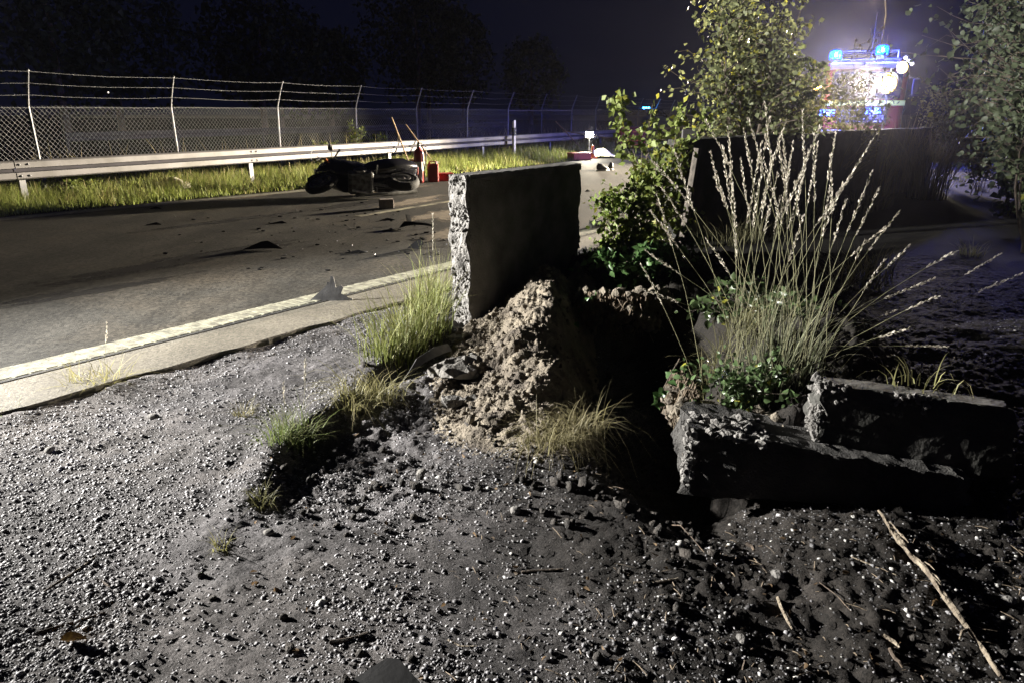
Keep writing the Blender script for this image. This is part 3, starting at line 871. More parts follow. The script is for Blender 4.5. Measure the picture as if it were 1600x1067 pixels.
# ================================================================== PLANT BUILDERS
LEAF_MESH = {}
def single_leaves(root, A, Dn, n, leaf, col, lm, aspect, droop, spread):
    """the outermost leaves towards the road and path, each an object sharing one of four leaf meshes"""
    if not n: return
    key = (lm, col, aspect)
    if key not in LEAF_MESH:
        ms = []
        for k in range(4):
            V, Fc, C = leaves(np.zeros((1, 3)), np.array([[1.0, 0.0, 0.0]]), 1.0, aspect, 0.3 + 0.1 * k, np.array([col]) * (0.75 + 0.18 * k), True)
            o = mk('leaf', V, Fc, lm, root, cols=C, world_space=False); ms.append(o.data); bpy.data.objects.remove(o)
        LEAF_MESH[key] = ms
    o3 = ORG[root]
    order = np.argsort(A[:, 1] + rng.normal(0, spread * 0.25, len(A)))[:n]
    for i in (order if len(order) >= n else np.resize(order, n)):
        o = bpy.data.objects.new('leaf', LEAF_MESH[key][int(rng.integers(0, 4))]); COL.objects.link(o); o.parent = root
        p = A[i] + rng.normal(0, spread * 0.06, 3); d = Dn[i] * 0.5 + rng.normal(0, 0.8, 3); d[2] -= droop
        o.location = Vector(p) - o3
        o.rotation_euler = Vector(d).to_track_quat('X', 'Z').to_euler(); o.rotation_euler.rotate_axis('X', float(rng.uniform(-1.2, 1.2)))
        o.scale = [leaf * float(rng.uniform(0.7, 1.2))] * 3
def leafy_plant(name, base, label, cat, group=None, stems=5, height=1.0, spread=0.5, leaf=0.05, n_leaf=600, col=(0.1, 0.15, 0.03), lm='leaf', bark='bark', seed=0, up=0.9, big=False, r0=0.012, yellow=0.1, crown='foliage', droop=0.5, lo=0.15, twig_n=7, aspect=0.62, stuff=True, widest=0.55, n_parts=0):
    r = random.Random(seed)
    root = thing(name, tuple(base), label, cat, group)
    base = Vector(base); anchors = []
    g = Geo()
    for s in range(stems):
        az = 2 * math.pi * (s + r.random()) / stems
        out = Vector((math.cos(az), math.sin(az), 0))
        h = height * r.uniform(0.72, 1.0); sp_ = spread * r.uniform(0.25, 0.8)
        pts = []; off = Vector((r.uniform(-1, 1), r.uniform(-1, 1), 0)) * 0.03
        wob = Vector((r.uniform(-1, 1), r.uniform(-1, 1), 0)) * spread * 0.15
        n = 9
        for k in range(n):
            t = k / (n - 1)
            pts.append(base + off + out * sp_ * t ** 1.3 + wob * math.sin(t * 4 + s) + Vector((0, 0, h * t)))
        g.add(tube(pts, [r0 * (1 - 0.8 * k / (n - 1)) for k in range(n)], 6))
        for k in range(int(twig_n * height + 3)):
            t = lo + (1 - lo) * r.random()
            i = min(int(t * (n - 1)), n - 2); p = pts[i].lerp(pts[i + 1], t * (n - 1) - i)
            a = r.uniform(0, 6.28)
            prof = max(0.2, 1 - abs(t - widest) / 0.62)
            L = spread * r.uniform(0.35, 0.95) * prof
            dr = Vector((math.cos(a), math.sin(a), up * r.uniform(0.2, 1.1))).normalized()
            q = [p + dr * L * j / 4 + Vector((0, 0, -droop * L * (j / 4) ** 2 * r.uniform(0.1, 0.6))) for j in range(5)]
            g.add(tube(q, [r0 * 0.35, r0 * 0.3, r0 * 0.25, r0 * 0.2, r0 * 0.12], 4, cap=False))
            for j in range(1, 5):
                anchors.append((q[j], dr)); anchors.append(((q[j] + q[j - 1]) / 2, dr))
        anchors.append((pts[-1], Vector((0, 0, 1))))
    g.mk('stem' if height < 2 else 'trunk', bark, root)
    A = np.array([a[0] for a in anchors]); Dn = np.array([a[1] for a in anchors])
    idx = rng.integers(0, len(A), n_leaf)
    pos = A[idx] + rng.normal(0, spread * 0.06, (n_leaf, 3))
    d = Dn[idx] * 0.5 + rng.normal(0, 0.8, (n_leaf, 3)); d[:, 2] -= droop
    V, Fc, C = leaves(pos, d, leaf * rng.uniform(0.55, 1.2, n_leaf), aspect, 0.3, leafcol(n_leaf, col, 0.4, yellow), big)
    o = mk(crown, V, Fc, lm, root, cols=C)
    if stuff: tag(o, kind='stuff')
    single_leaves(root, A, Dn, n_parts, leaf, col, lm, aspect, droop, spread)
    return root
def tuft(name, base, label, group=None, n=150, L=(0.12, 0.3), w=(0.003, 0.006), rad=0.08, lean=(0.2, 1.0), col=(0.12, 0.17, 0.04), tip=(0.30, 0.28, 0.12), droop=0.2, m='grass', segs=4, zfun=True, stretch=None, cat='grass tuft'):
    root = thing(name, tuple(base), label, cat, group)
    a = rng.uniform(0, 6.28, n); r = rad * np.sqrt(rng.random(n))
    off = np.stack([np.cos(a) * r, np.sin(a) * r, np.zeros(n)], 1)
    if stretch is not None: off = off * 0.6 + np.outer(rng.uniform(-1, 1, n), np.array([*stretch, 0.0]))
    B = off + np.array(base)
    if zfun: B[:, 2] = ground_base(B[:, 0], B[:, 1]) - 0.008
    V, Fc, C = blades(B, a + rng.normal(0, 0.7, n), rng.uniform(*lean, n), rng.uniform(*L, n), rng.uniform(*w, n), segs, droop * rng.uniform(0, 1.6, n), col, 0.4, tip)
    tag(mk('blades', V, Fc, m, root, cols=C), kind='stuff')
    return root
def stalk(root, pts, r=0.0016, head=0.3, name='flower_stem', hc=(0.58, 0.54, 0.46), hw=0.010, seed=0):
    """one grass stalk with a spikelet head over the last part of its length"""
    r_ = np.random.default_rng(seed)
    pts = [Vector(p) for p in pts]
    v, f = tube(pts, [r * (1 - 0.5 * i / (len(pts) - 1)) for i in range(len(pts))], 4, cap=False)
    c = np.tile(np.array([[0.24, 0.235, 0.14]]), (len(v), 1)) * r_.uniform(0.8, 1.2)
    st = mk(name, v, f, 'dry_grass', root, cols=c)
    L = [0]
    for a, b in zip(pts[:-1], pts[1:]): L.append(L[-1] + (b - a).length)
    T = L[-1]; n = max(12, int(head * T / 0.0038))
    ss = T * (1 - head * (1 - np.sort(r_.random(n))))
    P = []; Dd = []
    for s in ss:
        i = min(max(j for j in range(len(L)) if L[j] <= s), len(pts) - 2)
        t = (s - L[i]) / (L[i + 1] - L[i]); P.append(pts[i].lerp(pts[i + 1], t)); Dd.append((pts[i + 1] - pts[i]).normalized())
    P = np.array(P); Dd = np.array(Dd)
    side = r_.normal(size=(n, 3)); side -= (side * Dd).sum(1, keepdims=True) * Dd; side /= np.linalg.norm(side, axis=1, keepdims=True)
    prog = (ss - T * (1 - head)) / (T * head)
    env = np.clip(np.sin(np.pi * np.clip(prog * 0.9 + 0.1, 0, 1)) ** 0.7, 0.25, 1)
    clump = 0.85 + 0.15 * np.sin(ss * 60 + seed)
    P2 = P + side * (hw * 0.75 * env * clump * r_.random(n))[:, None]
    d = Dd * 1.0 + side * 0.35
    V, Fc, C = leaves(P2, d, 0.014 * r_.uniform(0.7, 1.5, n), 0.34, 0.3, np.array([hc]) * r_.uniform(0.65, 1.35, (n, 1)))
    mk('seed_head', V, Fc, 'dry_grass', st, cols=C)
    return st
def gz(x, y): return float(ground_base(np.array([x]), np.array([y]))[0])

# ================================================================== CONCRETE: slab, wall, broken pieces
SD = Vector((0.58, 0.81, 0)).normalized(); SN = Vector((SD.y, -SD.x, 0))    # along the slab; its face looks to SN
def place(vf, org, d, n, up=Vector((0, 0, 1))):
    M = Matrix((d, n, up)).transposed().to_4x4(); M.translation = org
    return [tuple(M @ Vector(p)) for p in vf[0]], vf[1]
def slab():
    o = Vector((-0.316, 5.225, -0.14))
    root = thing('concrete_slab', tuple(o), 'upright torn-off concrete wall slab standing behind the dirt mound', 'concrete slab')
    upv = (Vector((0, 0, 1)) - SD * 0.02).normalized()
    v, f = rough_slab(1.60, 0.165, 1.21, 0.024, 0.020, 0.002, 5)
    # y runs away from the visible face
    v, f = place((v, [tuple(reversed(q)) for q in f]), o, SD, -SN, upv)
    pan = mk('panel', v, f, 'concrete', root)
    # the torn end face is raw concrete
    pan.data.materials.append(MATS['broken_concrete'])
    for pl in pan.data.polygons:
        cc = Vector(pl.center) + ORG[root] - o
        if cc.dot(SD) < 0.025 or cc.dot(SD) > 1.575: pl.material_index = 1
    g = Geo(); cv, cf = rough_slab(1.56, 0.03, 0.055, 0.03, 0.012, 0.0015, 8)
    g.add(place((cv, [tuple(reversed(q)) for q in cf]), o + SD * 0.03 + SN * 0.016 + upv * 1.152, SD, -SN, upv)); g.mk('coping', 'concrete', root)
    # the torn end: exposed aggregate and chips standing proud of the break
    g = Geo(); r = random.Random(4)
    for k in range(230):
        q = o - SD * r.uniform(-0.02, 0.016) - SN * r.uniform(0.008, 0.157) + upv * r.uniform(0.03, 1.2)
        g.add(lump(tuple(q), (r.uniform(0.004, 0.013), r.uniform(0.004, 0.013), r.uniform(0.004, 0.018)), 1, 0.5, k, 1.8))
    tag(g.mk('broken_end', 'broken_concrete', root), 'pale rough broken end of the slab', kind='stuff')
    g = Geo()
    for k in range(90):
        q = o + SD * (1.6 + r.uniform(-0.03, 0.015)) - SN * r.uniform(0.0, 0.16) + upv * r.uniform(0.2, 1.2)
        g.add(lump(tuple(q), (r.uniform(0.008, 0.03), r.uniform(0.008, 0.025), r.uniform(0.01, 0.04)), 1, 0.5, k + 300, 1.8))
    tag(g.mk('broken_edge', 'broken_concrete', root), kind='stuff')
slab()
def low_wall():
    a, b = Vector((1.98, 8.7, GZ)), Vector((9.1, 16.1, GZ))
    d = (b - a).normalized(); n = Vector((d.y, -d.x, 0)); L = (b - a).length
    root = thing('concrete_wall', tuple(a), 'long low dark concrete wall behind the tall grass, weeds on top', 'wall')
    k = 6
    for i in range(k):
        v, f = rough_slab(L / k - 0.012, 0.20, 1.27, 0.07, 0.012 if i else 0.04, 0.004, 40 + i)
        off = Vector((0, 0, -0.03 + 0.012 * math.sin(i * 2.3))) - n * 0.008 * (i % 2)
        mk('wall_element', *place((v, [tuple(reversed(q)) for q in f]), a + d * (L / k) * i + off, d, -n), 'mossy_concrete', root)
low_wall()
def broken_base():
    # footing torn out of the ground: rough front, slanting top
    A, B = Vector((0.745, 2.73, 0)), Vector((1.88, 2.58, 0))
    d = (B - A).normalized(); n = Vector((d.y, -d.x, 0)); L = (B - A).length
    root = thing('concrete_footing', (A.x, A.y, GZ), 'low rough concrete footing block lying in front of the tall grass', 'concrete block')
    v, f = rough_slab(L, 0.34, 0.30, 0.022, 0.03, 0.006, 17)
    P = np.array(v)
    u = P[:, 0] / L
    P[:, 2] = P[:, 2] * (1.0 - 0.50 * u) - 0.07
    P[:, 1] += (P[:, 2] + 0.05) * 0.16
    nz_ = fbm(P[:, 0], P[:, 1], P[:, 2], 26, 3, 31)
    P[:, 2] += 0.004 * nz_ * (P[:, 2] > 0.0)
    P[:, 1] += 0.010 * fbm(P[:, 0] + 9, P[:, 1], P[:, 2], 22, 3, 33)
    v2 = [tuple(p) for p in P]
    v2, f2 = place((v2, [tuple(reversed(q)) for q in f]), A, d, -n)
    mk('block', v2, f2, 'aggregate_concrete', root, smooth=False)
    # pale fracture on its left end
    g = Geo(); r = random.Random(9)
    for k in range(120):
        q = A - d * r.uniform(-0.03, 0.012) - n * r.uniform(0.0, 0.14) + Vector((0, 0, r.uniform(-0.02, 0.225)))
        g.add(lump(tuple(q), (r.uniform(0.006, 0.016),) * 2 + (r.uniform(0.006, 0.02),), 1, 0.5, k, 1.8))
    for k in range(130):
        u = r.uniform(0.02, 0.33)
        q = A + d * u - n * r.uniform(0.02, 0.26) + Vector((0, 0, 0.215 - 0.10 * u + r.uniform(-0.012, 0.02)))
        g.add(lump(tuple(q), (r.uniform(0.008, 0.026),) * 2 + (r.uniform(0.006, 0.016),), 1, 0.5, k + 500, 1.8))
    tag(g.mk('broken_edge', 'broken_concrete', root), 'pale crumbled fracture at the left end', kind='stuff')
    # upper piece resting on it, toppled towards the bank
    C = D(1268, 702, 2.80); C2 = D(1575, 752, 2.655)
    d2 = Vector((C2.x - C.x, C2.y - C.y, 0)).normalized(); n2 = Vector((d2.y, -d2.x, 0))
    root = thing('concrete_fragment', tuple(C), 'dark smooth concrete wall fragment with pale broken left end on the footing', 'concrete block')
    upv = (Vector((0, 0, 1)) + n2 * -0.10 - d2 * 0.04).normalized()
    dd = (d2 + Vector((0, 0, -0.085))).normalized(); yv = upv.cross(dd).normalized(); upv = dd.cross(yv).normalized()
    v, f = rough_slab(0.76, 0.16, 0.30, 0.018, 0.03, 0.006, 23)
    mk('panel', *place((v, [tuple(q) for q in f]), C, dd, yv, upv), 'mossy_concrete', root)
    g = Geo()
    for k in range(150):
        q = C - dd * r.uniform(-0.022, 0.014) + yv * r.uniform(0.0, 0.155) + upv * r.uniform(0.0, 0.295)
        g.add(lump(tuple(q), (r.uniform(0.006, 0.02),) * 2 + (r.uniform(0.008, 0.026),), 1, 0.5, k + 40, 1.8))
    for (t0, t1, dz, m_) in ((0.0, 0.10, 0.06, 50), (0.28, 0.42, 0.05, 40)):
        for k in range(m_):
            q = C + dd * r.uniform(t0, t1) - yv * r.uniform(-0.01, 0.006) + upv * (0.30 - abs(r.gauss(0, dz * 0.6)))
            g.add(lump(tuple(q), (r.uniform(0.006, 0.014),) * 3, 1, 0.5, k + 900, 1.8))
    tag(g.mk('broken_end', 'broken_concrete', root), 'pale rough broken end', kind='stuff')
broken_base()
def chunk(c, rad, label, seed, m='concrete', rz=0.0, tilt=0.2):
    bm = bmesh.new(); r = random.Random(seed)
    pts = [Vector((r.uniform(-1, 1), r.uniform(-1, 1), r.uniform(-1, 1))) for _ in range(26)]
    for p in pts: bm.verts.new((max(-0.8, min(0.8, p.x)) * rad[0], max(-0.8, min(0.8, p.y)) * rad[1], max(-0.75, min(0.75, p.z)) * rad[2]))
    bmesh.ops.convex_hull(bm, input=bm.verts)
    for q in [x for x in bm.verts if not x.link_faces]: bm.verts.remove(q)
    bmesh.ops.triangulate(bm, faces=bm.faces[:])
    for _ in range(2): bmesh.ops.subdivide_edges(bm, edges=[e for e in bm.edges if e.calc_length() > 0.02], cuts=2)
    bmesh.ops.triangulate(bm, faces=bm.faces[:])
    P = np.array([x.co for x in bm.verts]); k_ = min(rad) * 0.22
    for ax in range(3): P[:, ax] += k_ * fbm(P[:, 0] + 3 * ax, P[:, 1], P[:, 2], 30, 3, seed + ax)
    for x, p in zip(bm.verts, P): x.co = p
    R = Matrix.Rotation(rz, 3, 'Z') @ Matrix.Rotation(tilt, 3, 'X')
    v, f = from_bm(bm)
    v = [tuple(R @ Vector(p) + Vector(c)) for p in v]
    return tag(mk('concrete_chunk', v, f, m), label, 'concrete chunk')

# ------------------------------------------------------------------ dirt mound
def mound_h(x, y):
    t = np.clip((y - 2.75) / 2.7, 0, 1.05)
    top = 0.40 * sm(t * 0.92) ** 1.1
    xc = np.interp(y, [2.7, 3.4, 4.2, 5.45, 6.2], [0.02, 0.08, 0.15, 0.31, 0.5])
    wl = np.interp(y, [2.7, 3.6, 4.4, 5.2, 6], [0.35, 0.62, 0.72, 0.70, 0.5]); wr = np.interp(y, [2.7, 3.6, 5.4, 6], [0.45, 0.50, 0.36, 0.3])
    dx = np.where(x < xc, (xc - x) / wl, (x - xc) / wr)
    sh = np.clip(1 - dx, 0, 1)
    sh = 0.35 * sh + 0.65 * sm(sh)
    back = 1 - sm((y - 5.5) / 0.5)
    h = top * sh * back
    k = sm(h / 0.06)
    big = fbm(x, y, None, 4.0, 3, 91)
    cl = 0.035 * np.abs(fbm(x, y, None, 7, 4, 97, 0.55)) + 0.012 * fbm(x, y, None, 24, 3, 99) + 0.006 * fbm(x, y, None, 70, 2, 103)
    # a rill and a ledge across the left flank
    led = 0.05 * sm((np.sin((y * 1.0 - x * 0.55) * 7.5 + big * 0.8) - 0.2) / 0.5)
    return h + k * (0.03 * big + cl - 0.03 + led * sm((0.25 - x) / 0.3) * 0.7)
def mound():
    res = 0.010
    xs = np.arange(-0.75, 0.95, res); ys = np.arange(2.6, 6.0, res)
    X, Y = np.meshgrid(xs, ys, indexing='ij')
    H = mound_h(X, Y)
    edge = sm(np.clip(H, 0, 1) / 0.03)
    Z0 = ground_base(X, Y); Z = Z0 + H - 0.006
    # keep it on the near side of the slab
    side = (X + 0.316) * SN.x + (Y - 5.225) * SN.y
    along = (X + 0.316) * SD.x + (Y - 5.225) * SD.y
    Z = np.where((side < -0.02) & (along > -0.1), GZ - 0.25, Z)
    Z = np.where(H < 0.004, Z0 - 0.03, Z)
    V = np.stack([X, Y, Z], -1).reshape(-1, 3)
    # overhang jitter so that clods undercut
    V[:, 0] += 0.008 * fbm(V[:, 0], V[:, 1], V[:, 2], 30, 2, 5); V[:, 1] += 0.008 * fbm(V[:, 0] + 5, V[:, 1], V[:, 2], 30, 2, 6)
    n, m = len(xs), len(ys); I = np.arange(n * m).reshape(n, m)
    Fc = np.stack([I[:-1, :-1], I[1:, :-1], I[1:, 1:], I[:-1, 1:]], -1).reshape(-1, 4)
    hq = H.reshape(-1)[Fc].max(1); Fc = Fc[hq > 0.002]
    root = thing('dirt_mound', (0.15, 4.3, GZ), 'heap of torn-up brown soil piled against the upright concrete slab', 'dirt mound')
    mk('soil_heap', V, Fc, 'mound_soil', root, smooth=False)
    # loose clods on the heap
    bm = bmesh.new(); bmesh.ops.create_icosphere(bm, subdivisions=1, radius=1)
    bm.verts.index_update(); bv = np.array([x.co for x in bm.verts]); bf = np.array([[q.index for q in p.verts] for p in bm.faces]); bm.free()
    N = 3400
    y = rng.uniform(2.8, 5.6, N); x = rng.uniform(-0.6, 0.85, N)
    h = mound_h(x, y); sd = (x + 0.316) * SN.x + (y - 5.225) * SN.y
    ok = (h > 0.015) & (sd > 0.02); x, y, h = x[ok], y[ok], h[ok]; N = len(x)
    r = np.clip(0.0042 * np.exp(0.7 * rng.normal(size=N)), 0.0018, 0.034)
    Q = bv[None] * r[:, None, None] * (1 + 0.3 * rng.normal(size=(N, len(bv), 1))) * rng.uniform(0.7, 1.2, (N, 1, 3))
    Q += np.stack([x, y, ground_base(x, y) + h + r * 0.4], 1)[:, None]
    Fc = (bf[None] + (np.arange(N) * len(bv))[:, None, None]).reshape(-1, 3)
    tag(mk('clods', Q.reshape(-1, 3), Fc, 'clod', root), kind='stuff')
mound()
def dark_clods():
    bm = bmesh.new(); bmesh.ops.create_icosphere(bm, subdivisions=1, radius=1)
    bm.verts.index_update(); bv = np.array([x.co for x in bm.verts]); bf = np.array([[q.index for q in p.verts] for p in bm.faces]); bm.free()
    N = 4200
    y = rng.uniform(1.5, 5.4, N); x = rng.uniform(-1.1, 2.6, N)
    d = fbm(x, y, None, 1.7, 3, 131) + np.where((np.abs(x - 0.0) < 0.75) & (y > 2.4) & (y < 4.8), 0.55, -0.05)
    ok = (rng.random(N) < np.clip(d, 0, 1)) & (edge_off(x, y) > 0.2); x, y = x[ok], y[ok]; N = len(x)
    r = np.clip(0.009 * np.exp(0.5 * rng.normal(size=N)), 0.004, 0.03)
    Q = bv[None] * r[:, None, None] * (1 + 0.3 * rng.normal(size=(N, len(bv), 1))) * rng.uniform(0.7, 1.2, (N, 1, 3))
    Q += np.stack([x, y, ground_base(x, y) + r * 0.4], 1)[:, None]
    Fc = (bf[None] + (np.arange(N) * len(bv))[:, None, None]).reshape(-1, 3)
    tag(mk('soil_crumbs', Q.reshape(-1, 3), Fc, 'dark_clod', org=(0, 0, 0)), 'dark crumbs of torn soil on the ground', None, kind='stuff')
dark_clods()
def on_mound(px, py, dz=0.0):
    p = G(px, py, GZ)
    for _ in range(12):
        z = gz(p.x, p.y) + float(mound_h(np.array([p.x]), np.array([p.y]))[0])
        p = G(px, py, z)
    return p + Vector((0, 0, dz))
chunk(on_mound(715, 578), (0.21, 0.12, 0.055), 'flat grey concrete chunk at the left foot of the dirt mound', 3, 'concrete', 0.5, 0.35)
chunk(on_mound(705, 622, -0.015), (0.07, 0.05, 0.05), 'pale white broken concrete chunk, left of two below the flat chunk', 8, 'broken_concrete', 0.2, 0.2)
chunk(on_mound(738, 622, -0.015), (0.06, 0.05, 0.05), 'pale white broken concrete chunk, right of two on the mound flank', 12, 'broken_concrete', 1.1, -0.2)
chunk(on_mound(712, 528, -0.02), (0.09, 0.06, 0.04), 'small concrete chunk between the slab foot and a black plastic strip', 15, 'concrete', 0.8, 0.3)
chunk(G(932, 356), (0.14, 0.11, 0.11), 'dark lump of rubble beside the right edge of the upright slab', 21, 'mossy_concrete', 0.4, 0.1)

# hanging root curtain on the bank behind the hole
def root_mat():
    root = thing('root_clump', (0.85, 5.2, 0.0), 'hanging clump of torn roots and soil under the green bramble', 'root clump')
    g = Geo(); r = random.Random(5)
    for k in range(240):
        x = r.uniform(0.52, 1.2); y = 5.13 + 0.10 * r.random() - 0.05 * math.sin(x * 9)
        z1 = 0.20 + 0.03 * r.random(); L = r.uniform(0.06, 0.30) * (0.6 + 0.6 * abs(math.sin(x * 11)))
        pts = [Vector((x + r.uniform(-0.012, 0.012) * j, y - 0.008 * j + r.uniform(-0.008, 0.008), z1 - L * j / 4)) for j in range(5)]
        g.add(tube(pts, [0.005, 0.0045, 0.004, 0.003, 0.0015], 4, cap=False))
    tag(g.mk('roots', 'root', root), kind='stuff')
    g = Geo()
    for k in range(190):
        x = r.uniform(0.5, 1.22); z = r.uniform(-0.06, 0.24)
        g.add(lump((x, 5.18 - 0.05 * math.sin(x * 9) + r.uniform(-0.03, 0.05), z), (r.uniform(0.015, 0.045),) * 3, 1, 0.45, k, 1.8))
    tag(g.mk('soil_lumps', 'clod', root), kind='stuff')
root_mat()
def bank_lumps():
    root = thing('soil_clump', (0.95, 3.3, 0.0), 'pale clump of soil and roots on the left edge of the bank above the footing', 'soil clump')
    g = Geo(); r = random.Random(15)
    for k in range(230):
        x = r.uniform(0.80, 1.22); y = r.uniform(2.92, 3.5); z = max(gz(x, y), 0.02) + r.uniform(-0.03, 0.03)
        if x < 0.9: z = r.uniform(-0.04, 0.18)
        g.add(lump((x, y, z), (r.uniform(0.012, 0.04),) * 2 + (r.uniform(0.012, 0.03),), 1, 0.5, k, 1.8))
    tag(g.mk('soil_lumps', 'clod', root), kind='stuff')
    g = Geo()
    for k in range(90):
        y = r.uniform(2.95, 3.6); x = 0.86 + r.uniform(-0.03, 0.06)
        pts = [Vector((x - 0.012 * j + r.uniform(-0.01, 0.01), y + r.uniform(-0.012, 0.012), 0.2 - 0.05 * j)) for j in range(5)]
        g.add(tube(pts, [0.004, 0.0035, 0.003, 0.002, 0.001], 4, cap=False))
    tag(g.mk('roots', 'root', root), kind='stuff')
bank_lumps()

# ================================================================== FOREGROUND PLANTS
def gpos(px, py, z=GZ):
    p = G(px, py, z)
    for _ in range(6):
        p = G(px, py, gz(p.x, p.y))
    return p
# turf torn along the ridge
tuft('grass_tuft', gpos(640, 545), 'large yellow-green grass tuft left of the slab foot', n=620, L=(0.12, 0.55), w=(0.003, 0.009), rad=0.22, lean=(0.1, 0.9), stretch=(0.16, 0.36), col=(0.15, 0.18, 0.05), tip=(0.42, 0.38, 0.17))
tuft('grass_tuft', gpos(672, 490), 'tall thin grass beside the torn end of the slab', n=300, L=(0.2, 0.66), w=(0.003, 0.007), rad=0.16, lean=(0.05, 0.55), stretch=(0.1, 0.2), col=(0.15, 0.19, 0.05), tip=(0.45, 0.42, 0.2))
tuft('grass_tuft', gpos(575, 630), 'bent straw-coloured grass on the torn turf edge', n=260, L=(0.1, 0.34), w=(0.003, 0.006), rad=0.16, lean=(0.5, 1.25), stretch=(0.12, 0.12), droop=0.5, col=(0.22, 0.21, 0.09), tip=(0.5, 0.44, 0.25))
tuft('grass_tuft', gpos(455, 690), 'low green grass tuft at the left end of the turf ridge', n=260, L=(0.07, 0.24), w=(0.0025, 0.005), rad=0.11, lean=(0.4, 1.2), stretch=(0.07, 0.09), droop=0.3, col=(0.13, 0.18, 0.05), tip=(0.34, 0.33, 0.15))
tuft('grass_tuft', gpos(155, 612), 'yellow grass tuft growing from the edge of the asphalt shoulder', n=170, L=(0.08, 0.30), w=(0.003, 0.006), rad=0.10, lean=(0.4, 1.2), stretch=(0.10, 0.07), col=(0.26, 0.25, 0.07), tip=(0.5, 0.44, 0.2))
tuft('grass_tuft', gpos(12, 652), 'small green grass tuft cut by the left picture edge', n=110, L=(0.05, 0.14), w=(0.003, 0.006), rad=0.09, lean=(0.4, 1.2), col=(0.16, 0.22, 0.05), tip=(0.32, 0.34, 0.12))
tuft('grass_tuft', gpos(408, 785), 'sparse small grass tuft on gravel below the turf ridge', n=60, L=(0.05, 0.13), w=(0.002, 0.004), rad=0.05, lean=(0.4, 1.2), col=(0.15, 0.15, 0.06), tip=(0.3, 0.28, 0.14))
tuft('grass_tuft', gpos(345, 855), 'tiny grass sprout in the gravel, nearest the camera', n=34, L=(0.04, 0.11), w=(0.002, 0.004), rad=0.03, lean=(0.4, 1.1), col=(0.22, 0.21, 0.07), tip=(0.36, 0.33, 0.15))
tuft('grass_tuft', gpos(380, 648), 'faint dry grass sprout in the middle of the gravel', n=50, L=(0.04, 0.14), w=(0.002, 0.004), rad=0.05, lean=(0.4, 1.1), col=(0.18, 0.16, 0.07), tip=(0.36, 0.33, 0.15))
tuft('dry_grass_tuft', Vector((1.28, 4.15, 0)), 'bent dry grass on the bank slope just left behind the tall grass', n=260, L=(0.12, 0.42), w=(0.003, 0.007), rad=0.3, lean=(0.3, 1.2), stretch=(0.12, 0.3), droop=0.5, col=(0.12, 0.12, 0.05), tip=(0.34, 0.30, 0.17))
dp = on_mound(885, 690)
tuft('dry_grass_tuft', dp + Vector((0, 0, 0.02)), 'drooping straw-brown grass clump at the front foot of the dirt mound', n=420, L=(0.10, 0.31), w=(0.003, 0.0065), rad=0.16, lean=(0.3, 1.35), stretch=(0.14, 0.12), droop=0.8, col=(0.17, 0.155, 0.075), tip=(0.46, 0.40, 0.25), zfun=False)
def lone_stalk(pxs, label, Y=None, head=0.35, seed=0):
    b = gpos(*pxs[0]); Y0 = b.y
    tip = D(*pxs[1], Y0); mid = (b + tip) / 2 + Vector((0.01, 0.0, 0.01))
    root = thing('grass_stalk', tuple(b), label, 'grass stalk')
    stalk(root, [b, b.lerp(mid, 0.5), mid, mid.lerp(tip, 0.5), tip], 0.0013, head, seed=seed, hw=0.005)
lone_stalk([(158, 600), (167, 505)], 'single thin grass stalk rising from the tuft on the asphalt edge', seed=1)
lone_stalk([(470, 668), (477, 560)], 'thin bare grass stalk above the low tuft on the turf ridge', seed=2)
lone_stalk([(441, 690), (443, 598)], 'thin grass stalk, left of two on the low tuft', seed=3)
lone_stalk([(674, 500), (676, 335)], 'thin pale grass stalk just left of the torn slab end', seed=4)

